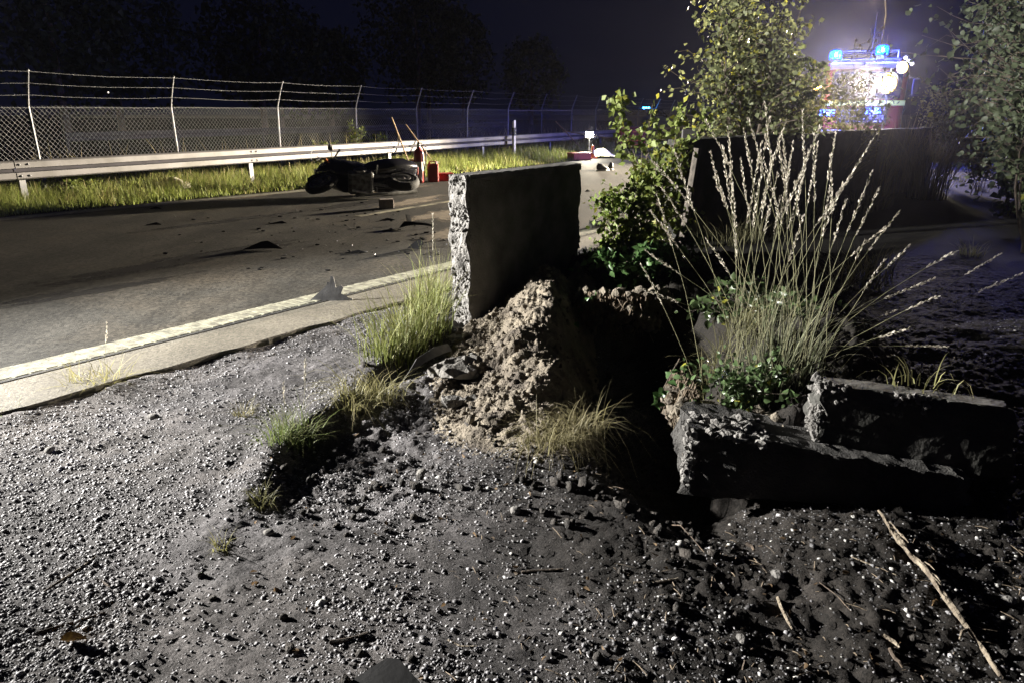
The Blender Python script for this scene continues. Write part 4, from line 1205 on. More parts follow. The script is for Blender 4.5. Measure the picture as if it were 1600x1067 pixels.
# the big flowering grass
def tall_grass():
    base = Vector((1.32, 3.42, 0.17))
    root = thing('tall_grass', tuple(base), 'big clump of tall flowering grass with pale seed heads on the bank', 'grass clump')
    tips = [(130, 190), (40, 210), (255, 185), (240, 70), (320, 90), (375, 100), (392, 60), (430, 290), (455, 5), (440, 150), (500, 130), (530, 60), (525, 200), (555, 150), (590, 35), (655, 85), (645, 150), (710, 110), (745, 360), (735, 295), (860, 110), (840, 255), (870, 305), (945, 390), (885, 575), (1145, 540), (1305, 550), (1390, 620), (1065, 640), (925, 755), (975, 820), (1115, 885), (300, 160), (270, 270), (365, 210), (480, 200), (610, 180), (630, 120), (690, 190), (560, 290), (470, 60), (515, 110), (600, 240), (20, 540), (60, 330), (5, 590), (500, 260), (545, 220), (455, 230), (335, 300), (775, 250)]
    r = random.Random(21)
    for _ in range(11):      # thinner stalks filling the fan
        a = r.uniform(-1.25, 1.35); q = r.uniform(0.55, 1.0)
        tips.append((480 + 700 * q * math.sin(a), 860 - 790 * q * math.cos(a)))
    for i, (cx, cy) in enumerate(tips):
        px, py = 1000 + cx / 2.32, 160 + cy / 2.32
        Y = 3.42 + r.uniform(-0.38, 0.42)
        tip = D(px, py, Y)
        b = base + Vector((r.uniform(-0.24, 0.24) + 0.12 * (tip.x - base.x), r.uniform(-0.15, 0.2), 0))
        b.z = gz(b.x, b.y)
        dx = tip - b
        out = Vector((dx.x, dx.y, 0))
        pts = []
        for k in range(8):
            t = k / 7
            low = out.length / max(dx.z, 0.05)
            p = b + out * (t ** (1.25 if low < 2 else 1.0)) + Vector((0, 0, dx.z * (t ** (0.92 if low < 2 else 0.7))))
            p += Vector((r.uniform(-1, 1), r.uniform(-1, 1), 0)) * 0.006
            pts.append(p)
        pts[-1] = tip
        stalk(root, pts, 0.0016, r.uniform(0.18, 0.30), seed=100 + i, hw=r.uniform(0.006, 0.0105))
    n = 300
    a = rng.uniform(0, 6.28, n); rr = 0.24 * np.sqrt(rng.random(n))
    B = np.stack([base.x + np.cos(a) * rr, base.y + np.sin(a) * rr * 0.8, np.zeros(n)], 1)
    B[:, 2] = ground_base(B[:, 0], B[:, 1])
    V, Fc, C = blades(B, a + rng.normal(0, 0.6, n), rng.uniform(0.1, 0.8, n), rng.uniform(0.15, 0.6, n), rng.uniform(0.0025, 0.006, n), 6, 0.5 * rng.uniform(0, 1.5, n), (0.14, 0.16, 0.09), 0.4, (0.36, 0.34, 0.24))
    tag(mk('blades', V, Fc, 'dry_grass', root, cols=C), kind='stuff')
tall_grass()
def vine(name, base, label, pts_px, Y, leaf_n, seed, leaf=0.05):
    root = thing(name, tuple(base), label, 'vine')
    r = random.Random(seed)
    pts = [D(*q, Y) for q in pts_px]
    mk('stem', *tube(pts, [0.003] * len(pts), 5), 'bark', root)
    pos, dr = [], []
    for k in range(leaf_n):
        t = r.random() * (len(pts) - 1); i = min(int(t), len(pts) - 2)
        pos.append(pts[i].lerp(pts[i + 1], t - i)); dr.append((r.uniform(-1, 1), r.uniform(-1, 0.2), r.uniform(-0.8, 0.5)))
    single_leaves(root, np.array(pos), np.array(dr), leaf_n, leaf, (0.06, 0.12, 0.04), 'ivy', 0.75, 0.2, 0.05)
leafy_plant('bramble_bush', (0.90, 5.45, 0.12), 'dark green bramble bush spilling over the bank right of the slab', 'bush', stems=10, height=0.46, spread=0.40, leaf=0.062, n_leaf=800, n_parts=130, col=(0.055, 0.105, 0.035), lm='ivy', seed=4, big=True, r0=0.006, yellow=0.0, lo=0.05, twig_n=14, aspect=0.7, up=0.6, droop=0.3)
leafy_plant('bramble_bush', (1.22, 5.75, 0.15), 'shaded leafy bramble behind the left stalks of the tall grass', 'bush', stems=8, height=0.4, spread=0.42, leaf=0.055, n_leaf=560, n_parts=60, col=(0.055, 0.095, 0.035), lm='ivy', seed=5, big=True, r0=0.006, yellow=0.03, lo=0.05, twig_n=12, aspect=0.7, up=0.5)
leafy_plant('bramble_bush', (1.62, 4.75, 0.02), 'dark low bramble on the bank behind the tall grass', 'bush', stems=10, height=0.36, spread=0.55, leaf=0.055, n_leaf=1100, col=(0.05, 0.075, 0.03), lm='ivy', seed=7, big=True, r0=0.005, yellow=0.02, lo=0.02, twig_n=18, aspect=0.7, up=0.4)
leafy_plant('ground_ivy', (1.14, 3.28, 0.12), 'small green leafy weeds at the foot of the tall grass', 'plant', stems=9, height=0.24, spread=0.34, leaf=0.036, n_leaf=560, n_parts=80, col=(0.07, 0.11, 0.045), lm='ivy', seed=6, big=True, r0=0.003, yellow=0.04, lo=0.0, twig_n=20, aspect=0.72, up=0.5)
vine('vine', D(1040, 560, 3.3), 'short leafy vine hanging over the left edge of the bank', [(1062, 560), (1045, 590), (1030, 620), (1025, 632)], 3.25, 16, 3, 0.045)
vine('vine', D(985, 470, 5.2), 'thin bramble shoot arching left from the bush onto the slab', [(935, 455), (915, 470), (902, 492), (898, 508)], 5.1, 12, 8, 0.045)
leafy_plant('young_poplar', (1.42, 7.3, GZ), 'young yellow-green shrub standing at the road edge right of the slab', 'shrub', stems=9, height=1.66, spread=0.66, leaf=0.072, n_leaf=2200, col=(0.175, 0.215, 0.06), lm='leaf', seed=14, r0=0.012, yellow=0.14, lo=0.04, twig_n=13, droop=0.4, aspect=0.8, widest=0.3)
leafy_plant('young_poplar', (1.05, 6.75, GZ), 'low bright green shrub between the slab and the bramble bush', 'shrub', stems=8, height=0.92, spread=0.5, leaf=0.06, n_leaf=1500, col=(0.17, 0.23, 0.05), lm='leaf', seed=15, r0=0.008, yellow=0.1, lo=0.04, twig_n=16, droop=0.3, aspect=0.75, widest=0.45)
leafy_plant('birch_tree', (3.45, 11.0, GZ), 'birch tree with small green leaves behind the low wall', 'tree', stems=8, height=3.5, spread=1.25, leaf=0.085, n_leaf=5800, col=(0.15, 0.168, 0.08), lm='leaf', seed=17, r0=0.03, yellow=0.08, lo=0.2, twig_n=9, droop=0.55, aspect=0.78, crown='crown', widest=0.5)
leafy_plant('birch_tree', (4.35, 11.6, GZ), 'smaller birch sapling leaning right of the tree behind the wall', 'tree', stems=4, height=2.7, spread=0.7, leaf=0.08, n_leaf=1500, col=(0.12, 0.15, 0.055), lm='leaf', seed=23, r0=0.02, yellow=0.06, lo=0.3, twig_n=9, droop=0.5, aspect=0.75, crown='crown')
# weeds on the far side of the wall, in front of the fire engine
for k, (px, Y, h, sp_, lab) in enumerate([(1258, 13.2, 2.35, 0.75, 'grey-green weed bush left of the bright lamp behind the wall'), (1335, 13.4, 2.15, 0.7, 'dry seeding weeds directly below the bright lamp'), (1490, 15.6, 2.15, 0.85, 'pale brushwood right of the bright lamp beside the wall end'), (1545, 14.2, 1.6, 0.8, 'low dark brushwood under the overhanging hedge')]):
    p = D(px, 200, Y); p.z = GZ
    leafy_plant('weed_bush', tuple(p), lab, 'bush', stems=11, height=h, spread=sp_, leaf=0.075, n_leaf=3000, col=(0.20, 0.20, 0.10), lm='dry_grass', seed=40 + k, r0=0.007, yellow=0.0, lo=0.25, twig_n=13, droop=0.1, aspect=0.45, widest=0.75)
for k, (px, Y, L, lab) in enumerate([(1300, 13.0, 1.55, 'dry grass clump behind the wall under the left blue flasher'), (1420, 14.8, 1.95, 'arching dry grass clump at the far end of the wall'), (1375, 14.2, 1.6, 'dry grass clump behind the wall under the right blue flasher'), (1465, 13.6, 1.75, 'arching pale grass in front of the pale brushwood')]):
    p = D(px, 200, Y); p.z = GZ
    tuft('dry_grass_tuft', p, lab, n=260, L=(L * 0.6, L), w=(0.008, 0.014), rad=0.35, lean=(0.1, 0.75), col=(0.22, 0.19, 0.09), tip=(0.45, 0.38, 0.2), droop=0.25, m='dry_grass', zfun=False, segs=6)
for k, (x, y, L, lab) in enumerate([(2.9, 9.0, 0.5, 'dark grass growing at the near foot of the long low wall'), (4.3, 10.4, 0.55, 'dark grass at the wall foot, second clump from the wooden post'), (5.9, 12.0, 0.5, 'dark grass at the wall foot, third clump from the wooden post'), (3.2, 6.6, 0.45, 'dim grass clump on the path side behind the tall grass'), (2.5, 10.1, 1.6, 'dry grass standing behind the near end of the wall'), (5.2, 12.9, 1.65, 'dry grass standing behind the middle of the wall')]):
    tuft('dry_grass_tuft', (x, y, GZ), lab, n=220, L=(L * 0.5, L), w=(0.005, 0.011), rad=0.4, lean=(0.1, 0.9), stretch=(0.5, 0.5), col=(0.10, 0.10, 0.05), tip=(0.30, 0.26, 0.15), droop=0.3, m='dry_grass', zfun=False, segs=5)
# thistle-like stems in front of the engine roof
for k, (pb, pt, lab) in enumerate([((1368, 200), (1362, 45), 'tall dead weed stem in front of the roof beacons'), ((1378, 190), (1388, 55), 'dead weed stem beside the right roof beacon'), ((1350, 190), (1335, 62), 'branched dead weed stem between the roof beacons')]):
    Y = 13.6; a, b = D(*pb, Y), D(*pt, Y); a0 = Vector((a.x, a.y, GZ))
    root = thing('dead_weed', tuple(a0), lab, 'weed')
    r = random.Random(k)
    pts = [a0.lerp(b, t) + Vector((0.02 * math.sin(5 * t + k), 0, 0)) for t in (0, 0.3, 0.6, 0.8, 1)]
    g = Geo(); g.add(tube(pts, [0.008, 0.007, 0.006, 0.005, 0.004], 5))
    for j in range(7):
        t = r.uniform(0.72, 0.98); p = a0.lerp(b, t); e = p + Vector((r.uniform(-0.22, 0.22), r.uniform(-0.1, 0.1), r.uniform(0.04, 0.16)))
        g.add(tube([p, p.lerp(e, 0.5) + Vector((0, 0, -0.02)), e], [0.004, 0.003, 0.003], 4)); g.add(lump(tuple(e), (0.022, 0.022, 0.03), 1, 0.3, j))
    g.mk('stem', 'root', root)
# hedge at the right with broad leaves
leafy_plant('hedge_bush', (6.1, 8.2, GZ), 'broad-leaved bush overhanging the path at the right edge', 'bush', stems=18, height=3.1, spread=1.75, leaf=0.075, n_leaf=7500, n_parts=240, col=(0.085, 0.105, 0.06), lm='leaf', seed=51, big=True, r0=0.016, yellow=0.0, lo=0.30, twig_n=10, droop=0.7, aspect=0.78, widest=0.62)
leafy_plant('hedge_bush', (8.0, 11.2, GZ), 'tall leafy bush behind, above the dark path', 'bush', stems=18, height=3.7, spread=1.9, leaf=0.11, n_leaf=5200, col=(0.095, 0.12, 0.06), lm='leaf', seed=52, r0=0.018, yellow=0.02, lo=0.04, twig_n=9, droop=0.7, aspect=0.78, widest=0.6)
leafy_plant('hedge_bush', (11.2, 15.2, GZ), 'dim far bush at the right beyond the wall end', 'bush', stems=16, height=4.0, spread=2.0, leaf=0.12, n_leaf=4600, col=(0.095, 0.115, 0.06), lm='leaf', seed=53, r0=0.02, yellow=0.02, lo=0.05, twig_n=8, droop=0.6, aspect=0.7, widest=0.6)
for k, (px, py, lab) in enumerate([(1500, 285, 'small lit grass tuft at the far end of the dark path'), (1535, 300, 'small grass tuft on the dark path, right of the lit one'), (1515, 400, 'faint low grass tuft on the dark path'), (1440, 612, 'flat grass bent over the top edge of the concrete fragment'), (640, 510, 'thin grass between shoulder edge and large tuft')]):
    p = gpos(px, py)
    if k == 3: p = D(1440, 606, 2.93)
    tuft('grass_tuft', p, lab, n=70 if k != 3 else 22, L=(0.1, 0.28) if k < 3 else (0.08, 0.22), w=(0.004, 0.008), rad=0.14, lean=(0.3, 1.1), col=(0.18, 0.18, 0.08), tip=(0.4, 0.36, 0.2), zfun=False, droop=0.2 if k != 3 else 0.75)
# roadside shrub over the guard rail behind the motorcycle, verge weeds
for k, (px, Y, h, lab) in enumerate([(556, 21.6, 1.25, 'bushy green weed rising above the guard rail behind the motorcycle'), (590, 22.4, 0.95, 'lower green weed right of the bushy one behind the rail'), (92, 13.4, 0.62, 'small green weed above the rail at the left'), (510, 20.6, 0.8, 'small green weed above the rail left of the bushy one'), (125, 13.9, 0.5, 'small leafy weed above the rail, right of the left fence post')]):
    p = D(px, 200, Y); p.z = 0
    leafy_plant('verge_weed', tuple(p), lab, 'plant', stems=7, height=h, spread=0.42, leaf=0.075, n_leaf=420, col=(0.13, 0.17, 0.035), lm='leaf', seed=70 + k, r0=0.008, yellow=0.1, lo=0.15, twig_n=10, droop=0.1, aspect=0.5)

# ================================================================== MOTORCYCLE lying on its side
def motorcycle():
    fwd = (G(500, 306) - G(652, 300)); fwd.z = 0; fwd.normalize()
    up = Vector((-0.05, 0.93, 0.26)); up = (up - fwd * up.dot(fwd)).normalized()
    side = up.cross(fwd).normalized()
    c = G(577, 304) + Vector((0, -0.25, 0))
    R = Matrix((fwd, side, up)).transposed()
    # local: x forward, y left, z up from the ground line of the upright bike; origin at mid wheelbase
    low = 0.33
    root = thing('motorcycle', (c.x, c.y, 0), 'wrecked black motorcycle lying on its side on the road', 'motorcycle')
    M = Matrix.Translation(Vector((c.x, c.y, low)) - R @ Vector((0, 0, 0.5))) @ R.to_4x4()
    def part(name, vf, m, parent=None, smooth=False):
        v = [tuple(M @ Vector(p)) for p in vf[0]]
        return mk(name, v, vf[1], m, parent or root, smooth=smooth)
    RX = Matrix.Rotation(math.pi / 2, 3, 'X')
    def wheel(name, x, y, z, r, w, turn=0.0):
        Rw = Matrix.Rotation(turn, 3, 'Z') @ RX
        prof = [(r - 0.10, -w / 2 + 0.01), (r - 0.05, -w / 2), (r - 0.015, -w * 0.36), (r, -w * 0.12), (r, w * 0.12), (r - 0.015, w * 0.36), (r - 0.05, w / 2), (r - 0.10, w / 2 - 0.01)]
        n = 36; v, f = [], []
        for rr, zz in prof:
            for k in range(n):
                a = 2 * math.pi * k / n; v.append(tuple(Rw @ Vector((rr * math.cos(a), rr * math.sin(a), zz)) + Vector((x, y, z))))
        for i in range(len(prof)):
            for k in range(n):
                j = (i + 1) % len(prof); k2 = (k + 1) % n; f.append((i * n + k, i * n + k2, j * n + k2, j * n + k))
        w_ = part(name, (v, f), 'rubber', smooth=True)
        g = Geo()
        def ring(r0, r1, h):
            vv, ff = [], []
            for rr, zz in ((r0, -h), (r1, -h), (r1, h), (r0, h)):
                for k in range(n): a = 2 * math.pi * k / n; vv.append(tuple(Rw @ Vector((rr * math.cos(a), rr * math.sin(a), zz)) + Vector((x, y, z))))
            for i in range(4):
                for k in range(n): j = (i + 1) % 4; k2 = (k + 1) % n; ff.append((i * n + k, i * n + k2, j * n + k2, j * n + k))
            return vv, ff
        g.add(ring(r - 0.115, r - 0.088, w * 0.42)); g.add(ring(0.02, 0.045, w * 0.5))
        for k in range(6):
            a = 2 * math.pi * k / 6
            g.add(tube([Rw @ Vector((0.04 * math.cos(a), 0.04 * math.sin(a), 0)) + Vector((x, y, z)), Rw @ Vector(((r - 0.1) * math.cos(a + 0.15), (r - 0.1) * math.sin(a + 0.15), 0)) + Vector((x, y, z))], [0.016, 0.013], 6))
        part('rim', (g.v, g.f), 'alloy', w_)
        for s in (-1, 1):
            g = Geo(); dv, df = ring(0.09, 0.15, 0.003); off = Rw @ Vector((0, 0, s * w * 0.52))
            g.add(([tuple(Vector(p) + off) for p in dv], df)); part('brake_disc', (g.v, g.f), 'engine_metal', w_)
        return w_
    wheel('front_wheel', 0.84, 0.02, 0.29, 0.305, 0.12, -0.35)
    wheel('rear_wheel', -0.66, 0.0, 0.31, 0.31, 0.17)
    for s in (-1, 1):
        part('fork', tube([(0.80, s * 0.10, 0.31), (0.66, s * 0.10, 0.66), (0.56, s * 0.10, 0.93)], [0.027, 0.027, 0.021], 10), 'engine_metal')
        part('swingarm', tube([(-0.66, s * 0.11, 0.31), (-0.38, s * 0.10, 0.36), (-0.12, s * 0.07, 0.42)], [0.025, 0.03, 0.035], 8), 'engine_metal')
        k = 1.0 if s > 0 else 0.58          # the side it fell on is bent in
        part('mirror', loft([(0.50, s * 0.36 * k, 1.17, 0.05, 0.03), (0.54, s * 0.38 * k, 1.18, 0.075, 0.045), (0.58, s * 0.38 * k, 1.18, 0.03, 0.02)], 10), 'black_plastic')
        part('mirror_stalk', tube([(0.52, s * 0.2 * k, 1.02), (0.53, s * 0.3 * k, 1.10), (0.53, s * 0.37 * k, 1.17)], 0.008, 6), 'black_plastic')
        part('handlebar', tube([(0.53, s * 0.03, 1.0), (0.50, s * 0.2 * k, 1.03), (0.42, s * 0.34 * k, 1.02), (0.38, s * 0.40 * k, 1.0)], [0.013, 0.013, 0.018, 0.018], 8), 'black_plastic')
        part('footpeg', tube([(-0.18, s * 0.13, 0.40), (-0.2, s * 0.30 * (1.0 if s > 0 else 0.75), 0.40)], 0.012, 6), 'alloy')
        part('indicator', loft([(0.62, s * 0.22, 0.86, 0.02, 0.02), (0.66, s * 0.25, 0.86, 0.035, 0.022), (0.70, s * 0.25, 0.86, 0.012, 0.01)], 8), 'orange_plastic')
    part('mudguard', loft([(1.06, 0, 0.50, 0.045, 0.02), (0.95, 0, 0.60, 0.075, 0.03), (0.78, 0, 0.645, 0.08, 0.03), (0.6, 0, 0.58, 0.07, 0.03), (0.5, 0, 0.46, 0.05, 0.02)], 10), 'black_paint', smooth=True)
    part('fairing', loft([(0.86, 0, 0.86, 0.05, 0.06), (0.76, 0, 0.86, 0.17, 0.14), (0.60, 0, 0.82, 0.26, 0.24), (0.40, 0, 0.70, 0.29, 0.33), (0.16, 0, 0.58, 0.27, 0.30), (-0.04, 0, 0.52, 0.22, 0.22)], 18, 2.6), 'black_paint', smooth=True)
    part('windscreen', loft([(0.72, 0, 0.98, 0.12, 0.02), (0.60, 0, 1.07, 0.17, 0.03), (0.50, 0, 1.17, 0.15, 0.02), (0.46, 0, 1.22, 0.09, 0.01)], 12), 'dark_glass', smooth=True)
    part('fuel_tank', loft([(0.42, 0, 0.86, 0.10, 0.09), (0.30, 0, 0.90, 0.18, 0.14), (0.12, 0, 0.91, 0.20, 0.15), (-0.06, 0, 0.86, 0.16, 0.11), (-0.14, 0, 0.81, 0.10, 0.06)], 16), 'black_paint', smooth=True)
    part('seat', loft([(-0.08, 0, 0.80, 0.12, 0.05), (-0.25, 0, 0.78, 0.17, 0.06), (-0.48, 0, 0.84, 0.18, 0.06), (-0.75, 0, 0.90, 0.15, 0.06), (-0.9, 0, 0.91, 0.09, 0.04)], 14), 'seat_vinyl', smooth=True)
    part('tail_fairing', loft([(-0.2, 0, 0.70, 0.18, 0.09), (-0.5, 0, 0.73, 0.24, 0.12), (-0.8, 0, 0.80, 0.22, 0.11), (-1.02, 0, 0.86, 0.12, 0.06), (-1.08, 0, 0.87, 0.05, 0.03)], 14), 'black_paint', smooth=True)
    for s in (-1, 1):
        part('side_panel', loft([(0.10, s * 0.12, 0.58, 0.06, 0.10), (-0.1, s * 0.17, 0.60, 0.08, 0.19), (-0.4, s * 0.20, 0.62, 0.10, 0.22), (-0.75, s * 0.20, 0.68, 0.09, 0.18), (-1.0, s * 0.13, 0.78, 0.06, 0.10), (-1.06, s * 0.10, 0.80, 0.03, 0.05)], 14, 3.0), 'black_paint', smooth=True)
    part('engine', box((0.12, 0, 0.42), (0.46, 0.42, 0.34), bev=0.05, segs=2), 'engine_metal')
    for s in (-1, 1): part('engine_cover', lathe([(0.13, 0), (0.12, 0.03), (0.05, 0.045), (0.01, 0.045)], 16, (0.12, s * 0.21, 0.40), R=Matrix.Rotation(-s * math.pi / 2, 3, 'X')), 'engine_metal')
    part('exhaust', tube([(0.3, -0.1, 0.22), (0.0, -0.16, 0.18), (-0.35, -0.2, 0.22), (-0.55, -0.22, 0.30), (-0.95, -0.24, 0.42)], [0.025, 0.025, 0.03, 0.055, 0.05], 12), 'alloy')
    part('headlamp', loft([(0.86, 0, 0.86, 0.10, 0.05), (0.885, 0, 0.86, 0.09, 0.045), (0.895, 0, 0.86, 0.05, 0.02)], 12), 'mirror_piece')
    part('tail_light', box((-1.08, 0, 0.86), (0.03, 0.16, 0.05), bev=0.01), 'bright_red')
    part('number_plate', box((-1.10, 0, 0.66), (0.006, 0.22, 0.18), bev=0.002), 'white_plastic')
    r = random.Random(2)
    for k in range(14):      # torn brackets, cables and cracked shell pieces around the smashed front
        a = Vector((r.uniform(0.45, 0.85), r.uniform(-0.22, 0.22), r.uniform(0.75, 1.1)))
        pts = [a]
        for j in range(3): pts.append(pts[-1] + Vector((r.uniform(-0.10, 0.12), r.uniform(-0.1, 0.1), r.uniform(-0.03, 0.12))))
        part('cable', tube(pts, 0.007, 5), 'black_plastic' if k % 3 else 'alloy')
    zmin = min((ch.matrix_basis @ v_.co).z for ch in root.children_recursive for v_ in ch.data.vertices)
    root.location.z -= zmin + 0.015
motorcycle()

# ================================================================== TOOLS AND THINGS ON THE ROAD
def paving_brick():
    p = G(604, 326); root_v = box((p.x, p.y, 0.075), (0.23, 0.16, 0.15), rz=0.25, bev=0.012, segs=2)
    tag(mk('paving_stone', *root_v, 'paving_brick'), 'single grey paving stone standing on the road in front of the motorcycle', 'paving stone')
paving_brick()
def extinguisher(p, h, r, label, name='fire_extinguisher'):
    root = thing(name, tuple(p), label, 'fire extinguisher')
    mk('cylinder', *lathe([(r * 0.9, 0), (r, 0.02), (r, h * 0.72), (r * 0.85, h * 0.80), (r * 0.4, h * 0.86), (r * 0.3, h * 0.9)], 20, tuple(p)), 'extinguisher_red', root, smooth=True)
    t = Vector(p) + Vector((0, 0, h * 0.9))
    mk('valve', *lathe([(r * 0.35, 0), (r * 0.35, h * 0.06), (r * 0.2, h * 0.08)], 10, tuple(t)), 'alloy', root)
    mk('lever', *box(tuple(t + Vector((0.03, 0, h * 0.09))), (0.14, 0.03, 0.02), rz=0.4, bev=0.004), 'black_plastic', root)
    mk('hose', *tube([t + Vector((0.02, 0, h * 0.04)), t + Vector((r * 1.5, -0.02, 0)), t + Vector((r * 1.35, -0.03, -h * 0.3)), t + Vector((r * 1.1, -0.03, -h * 0.55))], 0.012, 7), 'black_plastic', root)
    mk('label_band', *lathe([(r * 1.01, h * 0.3), (r * 1.012, h * 0.31), (r * 1.012, h * 0.52), (r * 1.01, h * 0.53)], 20, tuple(p)), 'white_plastic', root)
extinguisher(G(656, 286), 0.86, 0.115, 'tall red fire extinguisher behind the motorcycle tail')
def jerrycan():
    p = G(677, 285); root = thing('jerry_can', tuple(p), 'red jerry can standing right of the fire extinguisher', 'jerry can')
    mk('body', *box((p.x, p.y, 0.20), (0.24, 0.16, 0.40), rz=0.3, bev=0.03, segs=2), 'bright_red', root)
    R = Matrix.Rotation(0.3, 3, 'Z')
    for s in (-0.05, 0, 0.05):
        o = R @ Vector((0, s, 0)) + Vector((p.x, p.y, 0))
        mk('handle', *tube([o + R @ Vector((-0.08, 0, 0.39)), o + R @ Vector((-0.06, 0, 0.45)), o + R @ Vector((0.06, 0, 0.45)), o + R @ Vector((0.08, 0, 0.39))], 0.010, 6), 'bright_red', root)
    o = Vector((p.x, p.y, 0)) + R @ Vector((0.085, 0, 0.40)); mk('spout', *lathe([(0.035, 0), (0.035, 0.04), (0.028, 0.055)], 10, tuple(o)), 'black_plastic', root)
jerrycan()
def tote(px, py, size, m, label, name, rz=0.3, lid=True):
    p = G(px, py); root = thing(name, tuple(p), label, 'box')
    g = Geo(); sx, sy, sz = size
    g.add(box((p.x, p.y, sz / 2), size, rz=rz, bev=0.015))
    g.mk('body', m, root)
    mk('rim', *box((p.x, p.y, sz + 0.008), (sx + 0.03, sy + 0.03, 0.03), rz=rz, bev=0.006), m, root)
    R = Matrix.Rotation(rz, 3, 'Z')
    for s in (-1, 1):
        o = R @ Vector((s * (sx / 2 + 0.012), 0, 0)); mk('handle', *box((p.x + o.x, p.y + o.y, sz * 0.7), (0.02, 0.12, 0.03), rz=rz, bev=0.004), m, root)
tote(694, 283, (0.36, 0.26, 0.15), 'bright_red', 'low red tool box right of the jerry can', 'tool_box')
tote(650, 279, (0.22, 0.18, 0.42), 'card', 'orange-brown box half hidden behind the fire extinguisher', 'cardboard_box')
tote(905, 250, (0.7, 0.4, 0.20), 'bright_red', 'flat red crate at the foot of the leaning poles by the work lamp', 'crate', 0.5)
def pole(a, b, label, head=None, r=0.022):
    a, b = Vector(a), Vector(b)
    root = thing('broom' if head == 'broom' else 'shovel', tuple(a), label, 'broom' if head == 'broom' else 'shovel')
    mk('handle', *tube([a, a.lerp(b, 0.5), b], [r, r, r * 0.9], 8), 'wood_pole', root)
    d = (b - a).normalized()
    if head == 'broom':
        x = d.cross(Vector((0, 0, 1))).normalized(); y = d.cross(x).normalized(); R = Matrix((x, y, d)).transposed()
        mk('brush_block', *box(tuple(a + d * 0.03), (0.44, 0.06, 0.05), R=R, bev=0.008), 'wood_pole', root)
        g = Geo(); rr = random.Random(1)
        for k in range(120):
            o = a + x * rr.uniform(-0.21, 0.21) + y * rr.uniform(-0.025, 0.025); g.add(tube([o, o - d * 0.08 + x * rr.uniform(-0.01, 0.01)], 0.003, 3, cap=False))
        tag(g.mk('bristles', 'rubber', root), kind='stuff')
    else:
        x = d.cross(Vector((0, 0, 1))).normalized(); y = d.cross(x).normalized()
        v, f = [], []
        for i in range(6):
            t = i / 5; w = 0.11 * (1 - 0.75 * max(0, t - 0.55) / 0.45)
            for j in range(5):
                u = j / 2 - 1; q = a + d * (0.06 - 0.28 * t) + x * w * u + y * (0.03 * u * u - 0.03); v.append(tuple(q))
        f = [(i * 5 + j, i * 5 + j + 1, i * 5 + 6 + j, i * 5 + 5 + j) for i in range(5) for j in range(4)]
        o = mk('blade', v, f, 'engine_metal', root); sm_ = o.modifiers.new('thick', 'SOLIDIFY'); sm_.thickness = 0.004
    return root
def rail_pt(px, Y=None):
    # a point on the top front lip of the far rail seen at that column
    s0 = None; best = None
    for k in range(600):
        p = J0 + GD * (k * 0.08) + GN * 0.09; p.z = 0.75
        d = p.y * cp - (p.z - CAM_H) * sp; x = 800 + F_PX * p.x / d
        if best is None or abs(x - px) < best[0]: best = (abs(x - px), p.copy())
    return best[1]
for px_top, px_bot, py_top, lab, head in ((612, 641, 184, 'tall shovel leaning on the guard rail behind the motorcycle', 'shovel'), (634, 674, 195, 'broom leaning on the guard rail above the red jerry can', 'broom'), (868, 903, 190, 'thin broom leaning on the guard rail left of the work lamp', 'broom'), (879, 908, 205, 'short shovel leaning beside the thin broom by the work lamp', 'shovel')):
    t = rail_pt(px_top + (px_bot - px_top) * 0.45)
    top = D(px_top, py_top, t.y + 0.25); d = (t + GN * 0.02 - top)
    if d.z > -0.05: d.z = -0.05
    bot = top + d * ((top.z - 0.13) / -d.z)
    pole(bot, top, lab, head)
# reflector post
def delineator():
    p = G(773, 247); p = Vector((p.x, p.y, 0))
    p = RA + GD * ((p - RA).dot(GD)) + GN * 0.32
    root = thing('reflector_post', tuple(p), 'white roadside reflector post with black band in front of the guard rail', 'reflector post')
    def sect(z0, z1, m, name, w=0.12, dpt=0.10, slope=0.0):
        v = []
        for z, k in ((z0, 0), (z1, 1)):
            for a, b in ((-1, -0.4), (0, -1), (1, -0.4), (1, 1), (-1, 1)):
                q = p + GD * (w / 2 * a) * -1 + GN * (-b * dpt / 2); v.append((q.x, q.y, z + slope * k * (-b)))
        f = [(i, (i + 1) % 5, 5 + (i + 1) % 5, 5 + i) for i in range(5)] + [(4, 3, 2, 1, 0), (5, 6, 7, 8, 9)]
        return mk(name, v, f, m, root)
    sect(-0.2, 0.74, 'white_plastic', 'lower_post'); sect(0.742, 1.0, 'black_plastic', 'black_band', 0.123, 0.103); sect(1.002, 1.22, 'white_plastic', 'top_cap', slope=0.03)
    for dz in (0.80, 0.90):
        q = p + GN * 0.055; mk('reflector', *lathe([(0.022, 0), (0.02, 0.008), (0.004, 0.01)], 12, (q.x, q.y, dz), R=Matrix((GD, Vector((0, 0, 1)), GN)).transposed()), 'mirror_piece', root)
delineator()
